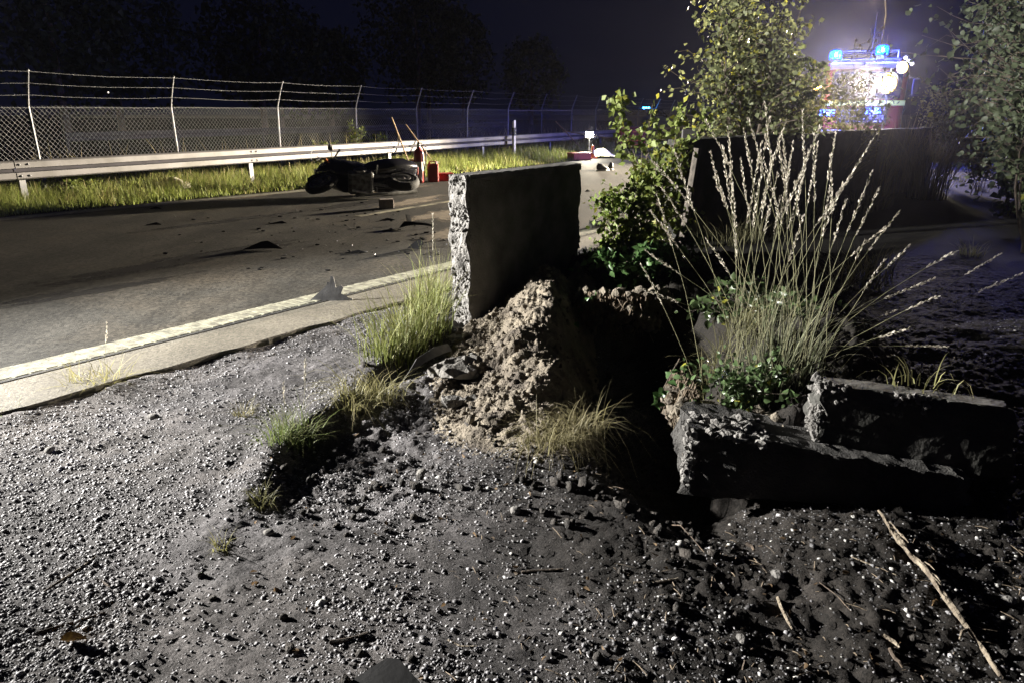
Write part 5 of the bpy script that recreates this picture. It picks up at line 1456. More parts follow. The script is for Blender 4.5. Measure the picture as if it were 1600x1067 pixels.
def work_lamp():
    p = G(920, 247); h = D(920, 211, p.y)
    root = thing('work_lamp', tuple(p), 'small bright work lamp on a stand beside the far guard rail', 'work lamp')
    for k in range(3):
        a = k * 2.09 + 0.4; mk('leg', *tube([(p.x, p.y, 0.35), (p.x + 0.28 * math.cos(a), p.y + 0.28 * math.sin(a), 0.0)], 0.014, 6), 'black_plastic', root)
    mk('pole', *tube([(p.x, p.y, 0.30), (p.x, p.y, h.z - 0.1)], 0.018, 8), 'black_plastic', root)
    mk('base_box', *box((p.x, p.y, 0.1), (0.34, 0.3, 0.2), rz=0.3, bev=0.02), 'black_plastic', root)
    hs = mk('lamp_head', *box((p.x, p.y + 0.06, h.z), (0.30, 0.10, 0.22), bev=0.015), 'black_plastic', root)
    mk('lens', *box((p.x, p.y + 0.003, h.z), (0.26, 0.012, 0.18), bev=0.004), 'lamp_white_small', root)
    point('work_lamp_light', (p.x, p.y - 0.08, h.z), 420, (1.0, 0.93, 0.74), 0.08, root)
work_lamp()
def cone(px, py, label, h=0.36):
    p = G(px, py); root = thing('traffic_cone', tuple(p), label, 'traffic cone')
    mk('base', *box((p.x, p.y, 0.015), (0.24, 0.24, 0.03), rz=0.4, bev=0.008), 'orange_plastic', root)
    mk('body', *lathe([(0.09, 0.03), (0.035, h), (0.02, h + 0.01)], 14, (p.x, p.y, 0)), 'orange_plastic', root)
    mk('band', *lathe([(0.075, h * 0.38), (0.0745, h * 0.385), (0.056, h * 0.66), (0.0555, h * 0.665)], 14, (p.x, p.y, 0)), 'white_plastic', root)
cone(926, 248, 'small orange and white traffic cone just right of the work lamp', 0.42)
def blanket():
    p = G(938, 247); n, m_ = 18, 12; v, f = [], []
    for i in range(n):
        for j in range(m_):
            x, y = (i / (n - 1) - 0.5) * 1.15, (j / (m_ - 1) - 0.5) * 0.7
            z = 0.26 * math.exp(-(x * x / 0.12 + y * y / 0.06)) + 0.04 * float(fbm(np.array([x]), np.array([y]), None, 5, 3, 4)[0]) + 0.04
            v.append((p.x + x, p.y + y, max(z, 0.008)))
    f = [(i * m_ + j, (i + 1) * m_ + j, (i + 1) * m_ + j + 1, i * m_ + j + 1) for i in range(n - 1) for j in range(m_ - 1)]
    o = tag(mk('white_sheet', v, f, 'bag_plastic', smooth=True), 'crumpled white sheet on the road right of the work lamp', 'sheet')
blanket()
def bag():
    p = G(272, 299); n, m_ = 26, 14; v, f = [], []
    for i in range(n):
        for j in range(m_):
            x, y = (i / (n - 1) - 0.5) * 0.62, (j / (m_ - 1) - 0.5) * 0.42
            z = 0.21 * max(0, 1 - (x / 0.32) ** 2) ** 0.6 * max(0, 1 - (y / 0.22) ** 2) ** 0.6 + 0.05 * float(fbm(np.array([x]), np.array([y]), None, 8, 3, 9)[0]) * (1 if abs(x) < 0.29 else 0.3)
            v.append((p.x + x, p.y + y, max(z, 0.0) + 0.03))
    f = [(i * m_ + j, (i + 1) * m_ + j, (i + 1) * m_ + j + 1, i * m_ + j + 1) for i in range(n - 1) for j in range(m_ - 1)]
    tag(mk('plastic_bag', v, f, 'bag_plastic', smooth=True), 'crumpled pale plastic bag lying in the verge grass at the left', 'plastic bag')
bag()
def shoe(px, py, rz, label, m='shoe_black'):
    p = G(px, py); root = thing('shoe', tuple(p), label, 'shoe')
    R = Matrix.Rotation(rz, 3, 'Z'); tr = lambda vf: ([tuple(R @ Vector(q) + Vector((p.x, p.y, 0))) for q in vf[0]], vf[1])
    mk('upper', *tr(loft([(-0.16, 0, 0.10, 0.03, 0.05), (-0.12, 0, 0.12, 0.055, 0.09), (-0.02, 0, 0.11, 0.06, 0.085), (0.10, 0, 0.075, 0.06, 0.05), (0.18, 0, 0.055, 0.03, 0.025)], 12)), m, root, smooth=True)
    mk('sole', *tr(loft([(-0.17, 0, 0.018, 0.03, 0.018), (-0.1, 0, 0.02, 0.06, 0.02), (0.1, 0, 0.02, 0.065, 0.02), (0.2, 0, 0.022, 0.025, 0.016)], 12, 4)), 'white_plastic', root)
shoe(941, 268, 0.3, 'black shoe with white sole on the far road, left of a pair')
shoe(954, 266, 1.6, 'black shoe with white sole on the far road, right of a pair')
def red_cart():
    a, b = D(966, 199, 29), D(1010, 199, 29)
    root = thing('equipment_cart', (a.x, 29, 0), 'red slatted equipment container beside the far guard rail behind the shrub', 'container')
    w = b.x - a.x
    mk('body', *box((a.x + w / 2, 29.4, 0.52), (w, 0.7, 0.72), bev=0.04), 'bright_red', root)
    for k in range(4): mk('slat', *box((a.x + w / 2, 29.04, 0.28 + k * 0.16), (w * 0.92, 0.03, 0.06), bev=0.008), 'orange_plastic', root)
    for s in (0.12, 0.5, 0.88): mk('upright', *box((a.x + w * s, 29.03, 0.52), (0.06, 0.05, 0.70), bev=0.008), 'bright_red', root)
    mk('lid', *box((a.x + w / 2, 29.4, 0.91), (w + 0.06, 0.76, 0.06), bev=0.02), 'bright_red', root)
    for sx in (0.15, 0.85):
        for sy in (29.15, 29.65): mk('wheel', *lathe([(0.02, -0.03), (0.09, -0.03), (0.09, 0.03), (0.02, 0.03)], 14, (a.x + w * sx, sy, 0.09), R=Matrix.Rotation(math.pi / 2, 3, 'Y')), 'rubber', root)
red_cart()

# plastic fragments of the wreck
def shard(px, py, outline, thick, label, m='scuffed_black', rz=0.0, tilt=1.2, roll=0.0, z=0.0, bend=0.0, lift=0.0):
    """thin curved plate: outline in (x, z) metres, standing or leaning"""
    p = G(px, py, z)
    bm = bmesh.new()
    vs = [bm.verts.new((x, 0, y)) for x, y in outline]
    bm.faces.new(vs)
    bmesh.ops.triangulate(bm, faces=bm.faces[:]); bmesh.ops.subdivide_edges(bm, edges=bm.edges[:], cuts=3, use_grid_fill=True)
    for q in bm.verts: q.co.y = bend * q.co.x ** 2 * 4 + bend * 0.6 * q.co.z ** 2 * 4
    ext = bmesh.ops.extrude_face_region(bm, geom=bm.faces[:])
    bmesh.ops.translate(bm, vec=(0, thick, 0), verts=[e for e in ext['geom'] if isinstance(e, bmesh.types.BMVert)])
    bmesh.ops.recalc_face_normals(bm, faces=bm.faces[:])
    R = Matrix.Rotation(rz, 3, 'Z') @ Matrix.Rotation(tilt, 3, 'X') @ Matrix.Rotation(roll, 3, 'Y')
    v, f = from_bm(bm); v = [R @ Vector(q) for q in v]
    zm = min(q.z for q in v); v = [tuple(q + Vector((p.x, p.y, z - zm + lift + 0.001))) for q in v]
    return tag(mk('plastic_fragment', v, f, m), label, 'plastic fragment')
shard(518, 471, [(-0.18, 0.0), (0.0, -0.005), (0.174, 0.0), (0.168, 0.015), (0.09, 0.02), (0.0816, 0.0562), (0.102, 0.1063), (0.0864, 0.125), (0.042, 0.1063), (0.0264, 0.1938), (0.0024, 0.2063), (-0.0048, 0.15), (-0.0264, 0.1562), (-0.036, 0.1063), (-0.066, 0.075), (-0.09, 0.025)], 0.007, 'grey torn fairing piece standing on the painted edge line', 'grey_plastic', rz=0.05, tilt=-0.10, bend=0.06)
shard(413, 391, [(-0.24, 0), (0.20, 0), (0.03, 0.11), (-0.04, 0.10)], 0.008, 'flat black triangular fairing piece lying in the middle of the road', rz=0.1, tilt=-0.85, bend=0.08)
shard(647, 390, [(-0.10, 0), (0.08, 0.0), (0.10, 0.09), (0.03, 0.12), (-0.05, 0.06)], 0.008, 'small black fairing piece near the edge line below the paving stone', rz=-0.5, tilt=-0.6, bend=0.08)
shard(652, 357, [(-0.24, 0), (0.22, 0.0), (0.24, 0.04), (0.0, 0.05), (-0.18, 0.12)], 0.01, 'flat dark strip of fairing beside the slab end', rz=0.1, tilt=-1.1, bend=0.2)
shard(640, 350, [(-0.04, 0), (0.05, 0.0), (0.06, 0.11), (-0.02, 0.13)], 0.01, 'small upright dark fragment in the sand left of the slab', rz=0.9, tilt=-0.3, bend=0.2)
shard(556, 396, [(-0.12, 0), (0.11, 0.0), (0.03, 0.05)], 0.006, 'thin black sliver on the road above the grey fairing piece', rz=0.15, tilt=-1.1)
shard(604, 345, [(-0.10, 0), (0.12, 0.0), (0.02, 0.05)], 0.006, 'thin black sliver on the road below the paving stone', rz=0.25, tilt=-1.0)
shard(435, 350, [(-0.12, 0), (0.11, 0.0), (0.05, 0.05)], 0.006, 'small dark sliver on the road left of the motorcycle', rz=0.25, tilt=-1.0)
shard(243, 327, [(-0.09, 0), (0.09, 0.0), (0.0, 0.05)], 0.006, 'small dark sliver near the far edge line at the left', rz=0.2, tilt=-1.0)
shard(240, 352, [(-0.10, 0), (0.10, 0.0), (0.03, 0.05)], 0.006, 'small dark sliver on the left part of the road', rz=0.2, tilt=-1.0)
shard(645, 472, [(-0.05, 0), (0.05, 0.0), (0.0, 0.03)], 0.006, 'small dark chip on the shoulder beside the large tuft', rz=0.2, tilt=-1.0)
shard(950, 320, [(-0.07, 0), (0.07, 0.0), (0.05, 0.10), (-0.03, 0.08)], 0.02, 'small black scrap on the road between slab and shrub', rz=0.5, tilt=-0.4, bend=0.3)
shard(918, 300, [(-0.06, 0), (0.06, 0.0), (0.02, 0.05)], 0.01, 'tiny dark scrap on the road close to the slab top corner', rz=0.5, tilt=-0.9)
bs = on_mound(683, 560)
shard(683, 572, [(-0.30, 0.0), (-0.1, 0.03), (0.12, 0.02), (0.30, 0.0), (0.28, 0.055), (0.05, 0.085), (-0.15, 0.075)], 0.006, 'bent dark plastic strip at the torn turf left of the mound', 'grey_plastic', rz=1.15, tilt=-0.5, z=-0.02, bend=0.18)
shard(600, 1080, [(-0.15, -0.06), (0.0, 0.062), (0.035, 0.06), (0.13, -0.04), (0.12, -0.14), (-0.14, -0.14)], 0.006, 'black plastic piece cut off by the bottom picture edge', 'black_plastic', rz=0.0, tilt=-1.35, z=GZ + 0.005, bend=0.1)
def wreck_crumbs():
    for nm, mm, n_, lab in (('glass_crumbs', 'mirror_piece', 80, 'tiny glittering glass crumbs scattered over the road'), ('plastic_crumbs', 'scuffed_black', 95, 'tiny dark plastic crumbs scattered over the road')):
        g = Geo(); r = random.Random(len(nm))
        for k in range(n_):
            if r.random() < 0.55: p = G(r.gauss(620, 90), r.uniform(318, 400))
            else: p = G(r.uniform(250, 690), r.uniform(320, 430))
            if p.x > -0.2 * 0 + NL[1].x + (p.y - NL[1].y) * RD.x / RD.y - 0.15: continue
            q = r.uniform(0.006, 0.018) if nm[0] == 'g' else r.uniform(0.008, 0.035)
            g.add(lump((p.x, p.y, q * 0.3), (q, q * r.uniform(0.4, 1), q * 0.35), 1, 0.5, k, 1.8))
        tag(g.mk(nm, mm, org=(0, 0, 0)), lab, kind='stuff')
wreck_crumbs()
def leaf_litter():
    n_ = 170
    y = 1.4 + 2.3 * rng.random(n_) ** 1.2; x = rng.uniform(-0.35, 0.8, n_) * (y + 0.5)
    ok = ~((y > 2.5) & (x > 0.5)) ; x, y = x[ok], y[ok]; n_ = len(x)
    P = np.stack([x, y, ground_base(x, y) + 0.008], 1); d = rng.normal(size=(n_, 3)); d[:, 2] *= 0.15
    V, Fc, C = leaves(P, d, rng.uniform(0.012, 0.034, n_), 0.5, 0.5, np.array([[0.13, 0.085, 0.045]]) * rng.uniform(0.4, 1.5, (n_, 1)), True)
    tag(mk('leaf_litter', V, Fc, 'dry_grass', cols=C, org=(0, 0, 0)), 'small dead leaves scattered on the dark soil', kind='stuff')
leaf_litter()
def fallen_leaf():
    p = gpos(116, 1005)
    v, f, c = leaves(np.array([[p.x - 0.03, p.y - 0.012, p.z + 0.022]]), np.array([[1.0, 0.35, -0.05]]), 0.075, 0.55, 0.5, np.array([[0.4, 0.25, 0.05]]), True)
    tag(mk('fallen_leaf', v, f, 'yellow_leaf'), 'curled yellow leaf on the gravel in the bottom left corner', 'leaf')
fallen_leaf()

# dead branch and twigs in the foreground
def branch():
    P = [(1372, 806), (1400, 850), (1425, 878), (1455, 910), (1482, 950), (1512, 990), (1535, 1022), (1570, 1075)]
    pts = []
    for i, (x, y) in enumerate(P):
        q = gpos(x, y); pts.append(Vector((q.x, q.y, q.z + 0.028 - 0.002 * i)))
    root = thing('dead_branch', tuple(pts[0]), 'long pale bare branch lying in the bottom right corner', 'branch')
    n = 12; rad = [0.005, 0.010, 0.012, 0.010, 0.009, 0.007, 0.0065, 0.006]
    fine, fr = [], []
    for i in range(len(pts) - 1):
        for k in range(5):
            t = k / 5; fine.append(pts[i].lerp(pts[i + 1], t)); fr.append(rad[i] * (1 - t) + rad[i + 1] * t)
    v, f = tube(fine, fr, n)
    V = np.array(v); V[:, :] += 0.0035 * np.stack([fbm(V[:, 0], V[:, 1], V[:, 2], 45, 3, 3), fbm(V[:, 0], V[:, 1], V[:, 2], 45, 3, 4), fbm(V[:, 0], V[:, 1], V[:, 2], 45, 3, 5)], 1)
    mk('limb', V, f, 'dead_wood', root)
    mk('side_twig', *tube([pts[5], pts[5] + Vector((-0.03, -0.015, 0.004)), pts[5] + Vector((-0.055, -0.045, 0.0))], [0.006, 0.005, 0.003], 7), 'dead_wood', root)
    g = Geo(); r = random.Random(8)
    for k in range(26):
        t = r.uniform(0.3, 3.2); i = int(t); q = pts[i].lerp(pts[i + 1], t - i); d = (pts[i + 1] - pts[i]).normalized()
        s = Vector((-d.y, d.x, 0)) * r.uniform(-0.012, 0.014)
        g.add(tube([q + s + Vector((0, 0, 0.008)), q + s * 1.5 + d * 0.03 + Vector((0, 0, 0.012)), q + s * 1.9 + d * 0.06 + Vector((0, 0, 0.008))], [0.003, 0.003, 0.001], 4))
    tag(g.mk('splinters', 'dead_wood', root), kind='stuff')
branch()
TW = [((1215, 935), (1238, 985), 0.006, 'short grey stick standing out in the dark soil, bottom right'), ((1160, 1050), (1185, 1010), 0.005, 'short curved stick at the bottom edge'), ((150, 905), (172, 918), 0.004, 'thin twig just above the yellow leaf'), ((70, 925), (150, 870), 0.004, 'thin twig left of the gravel centre'), ((60, 990), (165, 958), 0.005, 'long thin twig above the yellow leaf'), ((1045, 820), (1120, 885), 0.0022, 'thin pale rootlet below the footing'), ((990, 912), (1060, 905), 0.005, 'dark stick lying across the soil, bottom centre right'), ((815, 895), (880, 890), 0.005, 'dark stick on the gravel, bottom centre'), ((515, 1005), (575, 990), 0.006, 'dark bark strip above the black plastic piece'), ((1330, 870), (1420, 910), 0.0025, 'thin root left of the dead branch'), ((925, 1010), (935, 960), 0.0022, 'thin curved rootlet at the bottom centre'), ((1280, 910), (1330, 955), 0.002, 'hair-thin root in the dark soil'), ((1380, 995), (1405, 1015), 0.007, 'stubby wood chip near the dead branch, upper'), ((1390, 1015), (1410, 1045), 0.006, 'stubby wood chip near the dead branch, lower'), ((1165, 850), (1178, 862), 0.007, 'pale wood chip below the footing'), ((700, 1000), (745, 1010), 0.003, 'thin pale twig right of the black plastic piece')]
for i, (a, b, r_, lab) in enumerate(TW):
    A, B = gpos(*a), gpos(*b); m_ = (A + B) / 2 + Vector((random.uniform(-0.012, 0.012), random.uniform(-0.012, 0.012), 0))
    zz = max(A.z, B.z, gz(m_.x, m_.y)) + r_ * 0.8
    pts = [Vector((A.x, A.y, A.z + r_)), A.lerp(m_, 0.5), m_, m_.lerp(B, 0.5), Vector((B.x, B.y, B.z + r_))]
    for q in pts[1:4]: q.z = max(zz - 0.004, q.z)
    tag(mk('twig', *tube(pts, [r_, r_ * 1.1, r_, r_ * 0.9, r_ * 0.6], 7), 'twig_bark' if i % 3 else 'dead_wood'), lab, 'twig')
def litter():
    g = Geo(); r = random.Random(33)
    for k in range(520):
        y = 1.4 + 1.9 * r.random() ** 1.3; x = r.uniform(-0.1, 0.85) * (y + 0.5)
        if y > 2.55 and x > 0.55: continue
        z = gz(x, y); a = r.uniform(0, 3.14); L = 0.006 + 0.03 * r.random() ** 2.2
        d = Vector((math.cos(a), math.sin(a), r.uniform(-0.2, 0.2))) * L
        w = r.uniform(0.0007, 0.0022); c = Vector((x, y, z + 0.006))
        g.add(tube([c - d, c + Vector((0, 0, 0.003)), c + d], [w, w * 1.2, w * 0.7], 4, cap=False))
    tag(g.mk('twig_litter', 'root', org=(0, 0, 0)), 'fine twig and root litter on the dark soil', None, kind='stuff')
litter()
ST = [(420, 833, 0.022, 'pale pebble standing out near the small grass sprout'), (600, 652, 0.02, ''), (78, 704, 0.026, 'flat yellowish stone on the bright gravel at the left edge'), (1215, 900, 0.026, 'round pale stone in the dark soil right of centre'), (1540, 0, 0, ''), (1575, 940, 0.024, 'white stone at the right picture edge'), (1115, 915, 0.02, 'white stone below the footing, left of the round one'), (1160, 1000, 0.022, 'white stone near the bottom edge, right of centre'), (800, 945, 0.018, ''), (240, 652, 0.028, 'grey-brown stone near the shoulder edge'), (660, 740, 0.03, 'long flat stone in front of the mound'), (805, 799, 0.03, 'flat stone below the drooping grass clump')]
for i, (x, y, s, lab) in enumerate(ST):
    if not lab: continue
    p = gpos(x, y); tag(mk('stone', *lump((p.x, p.y, p.z + s * 0.25), (s, s * 0.75, s * 0.55), 2, 0.2, i, 1.2, Matrix.Rotation(i * 0.7, 3, 'Z')), 'broken_concrete' if i % 2 else 'concrete', smooth=True), lab, 'stone')

# ================================================================== RIGHT-HAND ROADSIDE FURNITURE
def rail_end():
    # end of the near guard rail, seen end-on between shrub and wall
    p = Vector((2.30, 9.62, 0)); d = RD; n = -RN
    root = thing('guard_rail_end', tuple(p), 'grey end of the near guard rail between the shrub and the dark wall', 'guard rail')
    mk('end_plate', *box((p.x - 0.02, p.y, 1.08), (0.20, 0.03, 0.42), rz=0.25, bev=0.01), 'rail_steel', root)
    mk('rail_beam', *beam(p + d * 0.05 + n * 0.1, d, n, 7.0, 0.50), 'rail_steel', root)
    for k in range(4):
        q = p + d * (0.15 + 2.0 * k); mk('post', *box((q.x, q.y, 0.42), (0.08, 0.06, 1.0), rz=-0.64, bev=0.006), 'galvanised', root)
    mk('lower_plate', *box((p.x - 0.06, p.y - 0.02, 0.62), (0.16, 0.04, 0.14), rz=0.3, bev=0.01), 'rail_steel', root)
rail_end()
def old_post():
    a, b = D(1066, 372, 8.5), D(1090, 232, 8.5); a.z = GZ
    tag(mk('wooden_post', *tube([a, a.lerp(b, 0.5), b], [0.05, 0.048, 0.045], 8), 'grey_wood'), 'leaning weathered wooden post at the broken end of the wall', 'post')
old_post()

# ================================================================== FIRE ENGINE AND OTHER LAMPS
def fire_engine():
    Y = 24.9; c = D(1347, 175, Y); cx = c.x
    yaw = math.radians(-20)
    root = thing('fire_engine', (cx, Y, GZ), 'fire engine with blue roof beacons half hidden behind weeds and wall', 'fire engine')
    R = Matrix.Rotation(yaw, 3, 'Z')
    def W(x, y, z): q = R @ Vector((x, y, 0)); return Vector((cx + q.x, Y + q.y, z))
    def bx(name, x, y, z, s, m, bev=0.03, parent=None, segs=2): return mk(name, *box(tuple(W(x, y, z)), s, rz=yaw, bev=bev, segs=segs), m, parent or root)
    bx('cab', 0, 1.1, 1.75, (2.45, 2.2, 2.55), 'truck_red', 0.16, segs=3)
    bx('body', 0, 4.4, 1.95, (2.5, 4.2, 2.5), 'truck_red', 0.05)
    bx('roof_band', 0, 0.06, 2.93, (2.30, 0.16, 0.20), 'truck_white', 0.03)
    ws = bx('windscreen', 0, -0.03, 2.32, (2.1, 0.06, 0.82), 'dark_glass', 0.02)
    for s in (-1, 1): bx('wiper', s * 0.4, -0.075, 2.08, (0.7, 0.02, 0.02), 'black_plastic', 0.004, ws)
    bx('bumper', 0, -0.12, 0.72, (2.5, 0.35, 0.42), 'truck_white', 0.06)
    bx('grille', 0, -0.03, 1.38, (1.5, 0.06, 0.5), 'black_plastic', 0.02)
    for k in range(5): bx('grille_bar', 0, -0.07, 1.2 + k * 0.09, (1.4, 0.025, 0.02), 'truck_white', 0.004)
    bx('stripe', 0, -0.02, 1.78, (2.46, 0.05, 0.16), 'truck_yellow', 0.01)
    for s in (-1, 1):
        bx('headlight', s * 0.98, -0.3, 0.82, (0.36, 0.06, 0.2), 'mirror_piece', 0.02)
        bx('mirror', s * 1.45, -0.1, 2.25, (0.2, 0.14, 0.5), 'black_plastic', 0.03)
        a, b = W(s * 1.22, 0.05, 2.6), W(s * 1.45, -0.05, 2.48); mk('mirror_arm', *tube([a, b], 0.02, 6), 'black_plastic', root)
        bx('side_window', s * 1.235, 1.0, 2.3, (0.03, 1.4, 0.7), 'dark_glass', 0.01)
        for y in (0.75, 4.6): mk('wheel', *lathe([(0.12, -0.15), (0.5, -0.15), (0.54, -0.08), (0.54, 0.08), (0.5, 0.15), (0.12, 0.15)], 24, tuple(W(s * 1.08, y, 0.5)), R=R @ Matrix.Rotation(math.pi / 2, 3, 'Y')), 'rubber', root)
    # roof: bar, rack rails, aerial
    bx('light_bar', 0, 0.35, 3.12, (1.95, 0.24, 0.08), 'black_plastic', 0.02)
    for s in (-1, 1):
        mk('rack_rail', *tube([W(s * 0.9, 0.6, 3.05), W(s * 0.9, 0.62, 3.42), W(s * 0.9, 5.8, 3.42)], 0.025, 8), 'alloy', root)
    for y in (0.62, 1.6, 2.8, 4.0): mk('rack_bar', *tube([W(-0.9, y, 3.42), W(0.9, y, 3.42)], 0.02, 6), 'alloy', root)
    mk('aerial', *tube([W(0.1, 0.7, 3.0), W(0.1, 0.7, 4.6)], [0.014, 0.006], 6), 'black_plastic', root)
    def beac(px, py, name='beacon', r=0.20, h=0.30, m='beacon_blue'):
        q = D(px, py, Y)
        d = (q - W(0, 0, 0)); lx = (R.transposed() @ Vector((d.x, d.y, 0))).x
        p = W(lx, 0.32, q.z)
        mk(name, *lathe([(r * 0.95, -h / 2), (r, -h * 0.3), (r, h * 0.2), (r * 0.8, h * 0.42), (r * 0.3, h * 0.5)], 18, tuple(p)), m, root, smooth=True)
        mk('beacon_foot', *lathe([(r * 0.8, -h / 2 - 0.12), (r * 0.8, -h / 2)], 12, tuple(p)), 'black_plastic', root)
        return p
    for k, (px, py) in enumerate(((1308, 84), (1380, 78))):
        p = beac(px, py); point('beacon_light', tuple(p + R @ Vector((0, -0.3, 0.02))), 2400, (0.05, 0.09, 1.0), 0.1, root)
    for px, py, col in ((1293, 177, 'flasher_blue'), (1363, 174, 'flasher_blue')):
        q = D(px, py, Y); d = (q - W(0, 0, 0)); lx = (R.transposed() @ Vector((d.x, d.y, 0))).x
        p = W(lx, -0.16, q.z)
        mk('front_flasher', *box(tuple(p), (0.46, 0.08, 0.20), rz=yaw, bev=0.02, segs=2), col, root)
        point('flasher_light', tuple(p + R @ Vector((0, -0.15, 0))), 400, (0.10, 0.14, 1.0), 0.08, root)
    q = D(1286, 138, Y); p = W(-1.45, -0.2, q.z)
    mk('marker_lamp', *lathe([(0.10, -0.03), (0.12, 0.0), (0.07, 0.04)], 14, tuple(p), R=R @ Matrix.Rotation(math.pi / 2, 3, 'X')), 'lamp_amber', root)
    point('marker_light', tuple(p + R @ Vector((0, -0.15, 0))), 60, (1.0, 0.7, 0.3), 0.08, root)
    for k, (px, py) in enumerate(((1415, 91), (1420, 96), (1425, 100))):
        q = D(px, py, Y + 0.3); mk('clearance_lamp', *lump(tuple(q), (0.06, 0.06, 0.06), 2, 0.0), 'far_lamp', root, smooth=True)
        mk('lamp_bracket', *tube([q + Vector((0, 0.05, 0)), q + Vector((-0.3, 0.5, 0.05))], 0.012, 5), 'black_plastic', root)
fire_engine()
def tripod_flood(base, heads, target, watts, col, label, lens, sizes, angle, name='floodlight', rad=0.12, split=None):
    base = Vector(base)
    root = thing(name, tuple(base), label, 'floodlight')
    zt = max(h.z for h in heads)
    for k in range(3):
        a = k * 2.094 + 0.5; mk('leg', *tube([base + Vector((0, 0, 1.0)), base + Vector((0.7 * math.cos(a), 0.7 * math.sin(a), 0))], 0.02, 8), 'black_plastic', root)
    mk('mast', *tube([base + Vector((0, 0, 0.5)), Vector((base.x, base.y, zt))], [0.03, 0.022], 10), 'alloy', root)
    for i, h in enumerate(heads):
        d = (Vector(target) - h).normalized(); x = d.cross(Vector((0, 0, 1))).normalized(); u = x.cross(d); size = sizes[i]
        Rm = Matrix((x, d, u)).transposed()
        hd = mk('lamp_head', *lathe([(size[1] * 0.2, -0.2), (size[1] * 0.42, -0.14), (size[1] * 0.56, 0.0), (size[1] * 0.56, 0.02), (size[1] * 0.5, 0.02)], 20, tuple(h - d * 0.06), R=Matrix((x, u, d)).transposed()), 'black_plastic', root, smooth=True)
        mk('lens', *lathe([(size[1] * 0.5, 0.0), (size[1] * 0.49, 0.02), (size[1] * 0.3, 0.035), (size[1] * 0.1, 0.04)], 24, tuple(h - d * 0.035), R=Matrix((x, u, d)).transposed()), lens, hd, smooth=True)
        mk('bracket', *tube([Vector((base.x, base.y, h.z - 0.05)), h - d * 0.17], 0.018, 6), 'black_plastic', root)
        w = watts * (split[i] if split else 1.0 / len(heads))
        spot('floodlight_lamp', h + d * 0.06, target, w, col, angle if not hasattr(angle, '__len__') else angle[i], 0.5, rad, root)
h1, h2 = D(1385, 131, 23.6), D(1409, 106, 23.6)
tripod_flood((h1.x + 0.15, 23.75, GZ), [h1, h2], (-5.0, 12.0, 0.0), TRUCK_FLOOD_W, (1.0, 0.86, 0.62), 'very bright floodlight on a tripod in front of the fire engine', 'lamp_white', ((0.62, 0.62), (0.36, 0.36)), (64, 150), rad=0.32, split=(0.95, 0.03))
fp = Vector(ASSUMED_FLOOD_POS)
tripod_flood((fp.x, fp.y + 0.12, 0), [fp], (0.0, 4.75, 2.5), ASSUMED_FLOOD_W, (1.0, 0.965, 0.90), 'assumed, unseen tripod floodlight on the road outside the left picture edge', 'lamp_white', ((0.4, 0.3),), 74, rad=0.16)  # assumed lamp, never in view; placed and aimed to light the left foreground
def street_lamp():
    h = D(1360, -6, 44); base = Vector((h.x + 1.5, 45.0, GZ))
    root = thing('street_lamp', tuple(base), 'street lamp glowing at the top picture edge above the fire engine', 'street lamp')
    mk('pole', *tube([base, base + Vector((0, 0, h.z * 0.9)), Vector((base.x - 0.3, 44.8, h.z + 0.05)), h + Vector((0.2, 0.1, 0.06))], [0.08, 0.05, 0.035, 0.03], 10), 'black_plastic', root)
    mk('head', *loft([(h.x - 0.35, h.y, h.z + 0.05, 0.10, 0.04), (h.x - 0.1, h.y, h.z + 0.08, 0.17, 0.07), (h.x + 0.25, h.y, h.z + 0.07, 0.12, 0.06), (h.x + 0.35, h.y, h.z + 0.06, 0.05, 0.04)], 12), 'galvanised', root)
    mk('lens', *loft([(h.x - 0.3, h.y, h.z - 0.01, 0.06, 0.02), (h.x - 0.08, h.y, h.z - 0.03, 0.14, 0.06), (h.x + 0.2, h.y, h.z - 0.01, 0.08, 0.03)], 12), 'street_lens', root)
    point('street_light', (h.x, h.y, h.z - 0.25), 1500, (1.0, 0.75, 0.42), 0.15, root)
street_lamp()
def police_car():
    q = D(1013, 169, 45); p = Vector((q.x, 45.6, GZ)); r = Matrix.Rotation(-0.5, 3, 'Z')
    root = thing('police_van', tuple(p), 'distant emergency car with cyan-blue roof lights behind the shrub', 'car')
    def W(x, y, z): o = r @ Vector((x, y, 0)); return Vector((p.x + o.x, p.y + o.y, z))
    v, f = loft([(-2.2, 0, 0.75, 0.80, 0.30), (-2.1, 0, 0.80, 0.88, 0.42), (-1.3, 0, 0.85, 0.9, 0.48), (0.9, 0, 0.85, 0.9, 0.48), (2.1, 0, 0.75, 0.88, 0.38), (2.25, 0, 0.68, 0.8, 0.28)], 16, 4.5)
    tr = lambda vf: ([tuple(W(-b, a, c)) for a, b, c in vf[0]], vf[1])
    mk('body', *tr((v, f)), 'car_blue', root, smooth=True)
    mk('cabin', *tr(loft([(-1.4, 0, 1.2, 0.78, 0.2), (-0.9, 0, 1.38, 0.72, 0.30), (1.2, 0, 1.4, 0.72, 0.30), (1.9, 0, 1.2, 0.76, 0.2)], 14, 4)), 'dark_glass', root, smooth=True)
    for s in (-1, 1):
        for y in (-1.35, 1.35): mk('wheel', *lathe([(0.1, -0.1), (0.32, -0.1), (0.33, 0.1), (0.1, 0.1)], 18, tuple(W(s * 0.8, y, 0.30)), R=r @ Matrix.Rotation(math.pi / 2, 3, 'Y')), 'rubber', root)
    bar = mk('light_bar', *box(tuple(W(0, 0.0, q.z - 0.06)), (1.1, 0.25, 0.06), rz=-0.5, bev=0.02), 'black_plastic', root)
    for k in (-1, 0, 1): mk('blue_lamp', *box(tuple(W(k * 0.16, -0.05, q.z)), (0.10, 0.14, 0.10), rz=-0.5, bev=0.02), 'cyan_led', bar)
    point('blue_light', tuple(W(0, -0.4, q.z + 0.05)), 160, (0.04, 0.3, 1.0), 0.1, root)
police_car()
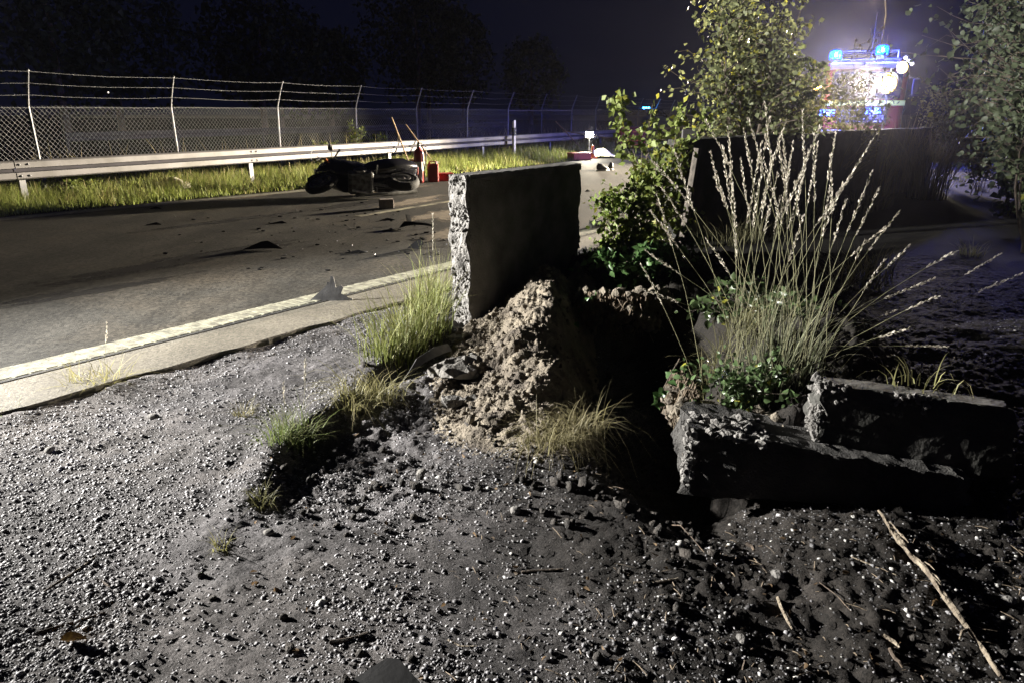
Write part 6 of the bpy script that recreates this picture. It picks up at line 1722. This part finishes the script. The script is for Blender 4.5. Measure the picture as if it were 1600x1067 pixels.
for k, (px, py, lab) in enumerate(((100, 156, 'tiny distant lamp left of the second fence post, lowest of three'), (169, 145, 'tiny distant lamp, middle of three in the dark left'), (219, 148, 'tiny distant lamp close to the second fence post'))):
    Y = 95.0; q = D(px, py, Y); b = Vector((q.x, Y, GZ))
    root = thing('distant_lamp', tuple(b), lab, 'street lamp')
    mk('pole', *tube([b, Vector((q.x, Y, q.z - 0.05))], 0.05, 6), 'black_plastic', root)
    mk('globe', *lump(tuple(q), (0.10, 0.10, 0.10), 2, 0.0), 'far_lamp', root, smooth=True)

# ================================================================== DARK TREES BEHIND THE FENCE
def dark_tree(x, y, h, w, label, seed):
    root = thing('dark_tree', (x, y, GZ), label, 'tree', 'dark trees beyond the fence')
    r = random.Random(seed)
    pts = [Vector((x + r.uniform(-0.3, 0.3) * t, y, h * 0.75 * t)) for t in (0, 0.3, 0.6, 1)]
    mk('trunk', *tube(pts, [0.25, 0.2, 0.14, 0.06], 8), 'bark', root)
    N = 2600
    u = rng.normal(size=(N, 3)); u /= np.linalg.norm(u, axis=1, keepdims=True)
    lob = 1 + 0.35 * fbm(u[:, 0] + seed, u[:, 1], u[:, 2], 2.2, 3, seed)
    rad = (0.55 + 0.45 * rng.random(N) ** 0.5) * lob
    P = u * rad[:, None] * np.array([w, w * 0.8, h * 0.40]) + np.array([x, y, h * 0.58])
    d = rng.normal(size=(N, 3)); d[:, 2] -= 0.4
    V, Fc, C = leaves(P, d, rng.uniform(0.25, 0.55, N), 0.7, 0.3, leafcol(N, (0.05, 0.07, 0.03), 0.4, 0.0))
    tag(mk('crown', V, Fc, 'leaf', root, cols=C), kind='stuff')
TL = 'dark tree standing in the row beyond the fence'
for k in range(13):
    s = -14 + k * 7.0 + 2 * random.random(); p = FA + FD * s - FN * (24 + 8 * random.random())
    dark_tree(p.x, p.y, random.uniform(8, 14), random.uniform(3.2, 5.0), TL, 200 + k)

# ================================================================== GLOW_HAZE
hv, hf = box((0, 170, 7.0), (812, 472, 18.0))
hz = mk('glow_haze', hv, hf, None, org=(0, 0, 0))  # added volume, stands in for lens bloom and veil around the lamps
m = bpy.data.materials.new('glow_haze_air'); m.use_nodes = True
n = m.node_tree.nodes; l = m.node_tree.links
n.remove(n['Principled BSDF'])
pv = n.new('ShaderNodeVolumePrincipled'); pv.inputs['Color'].default_value = (0.80, 0.80, 1.0, 1)
pv.inputs['Density'].default_value = GLOW_HAZE; pv.inputs['Anisotropy'].default_value = 0.88
l.new(pv.outputs['Volume'], n['Material Output'].inputs['Volume'])
hz.data.materials.append(m)
tag(hz, kind='stuff')
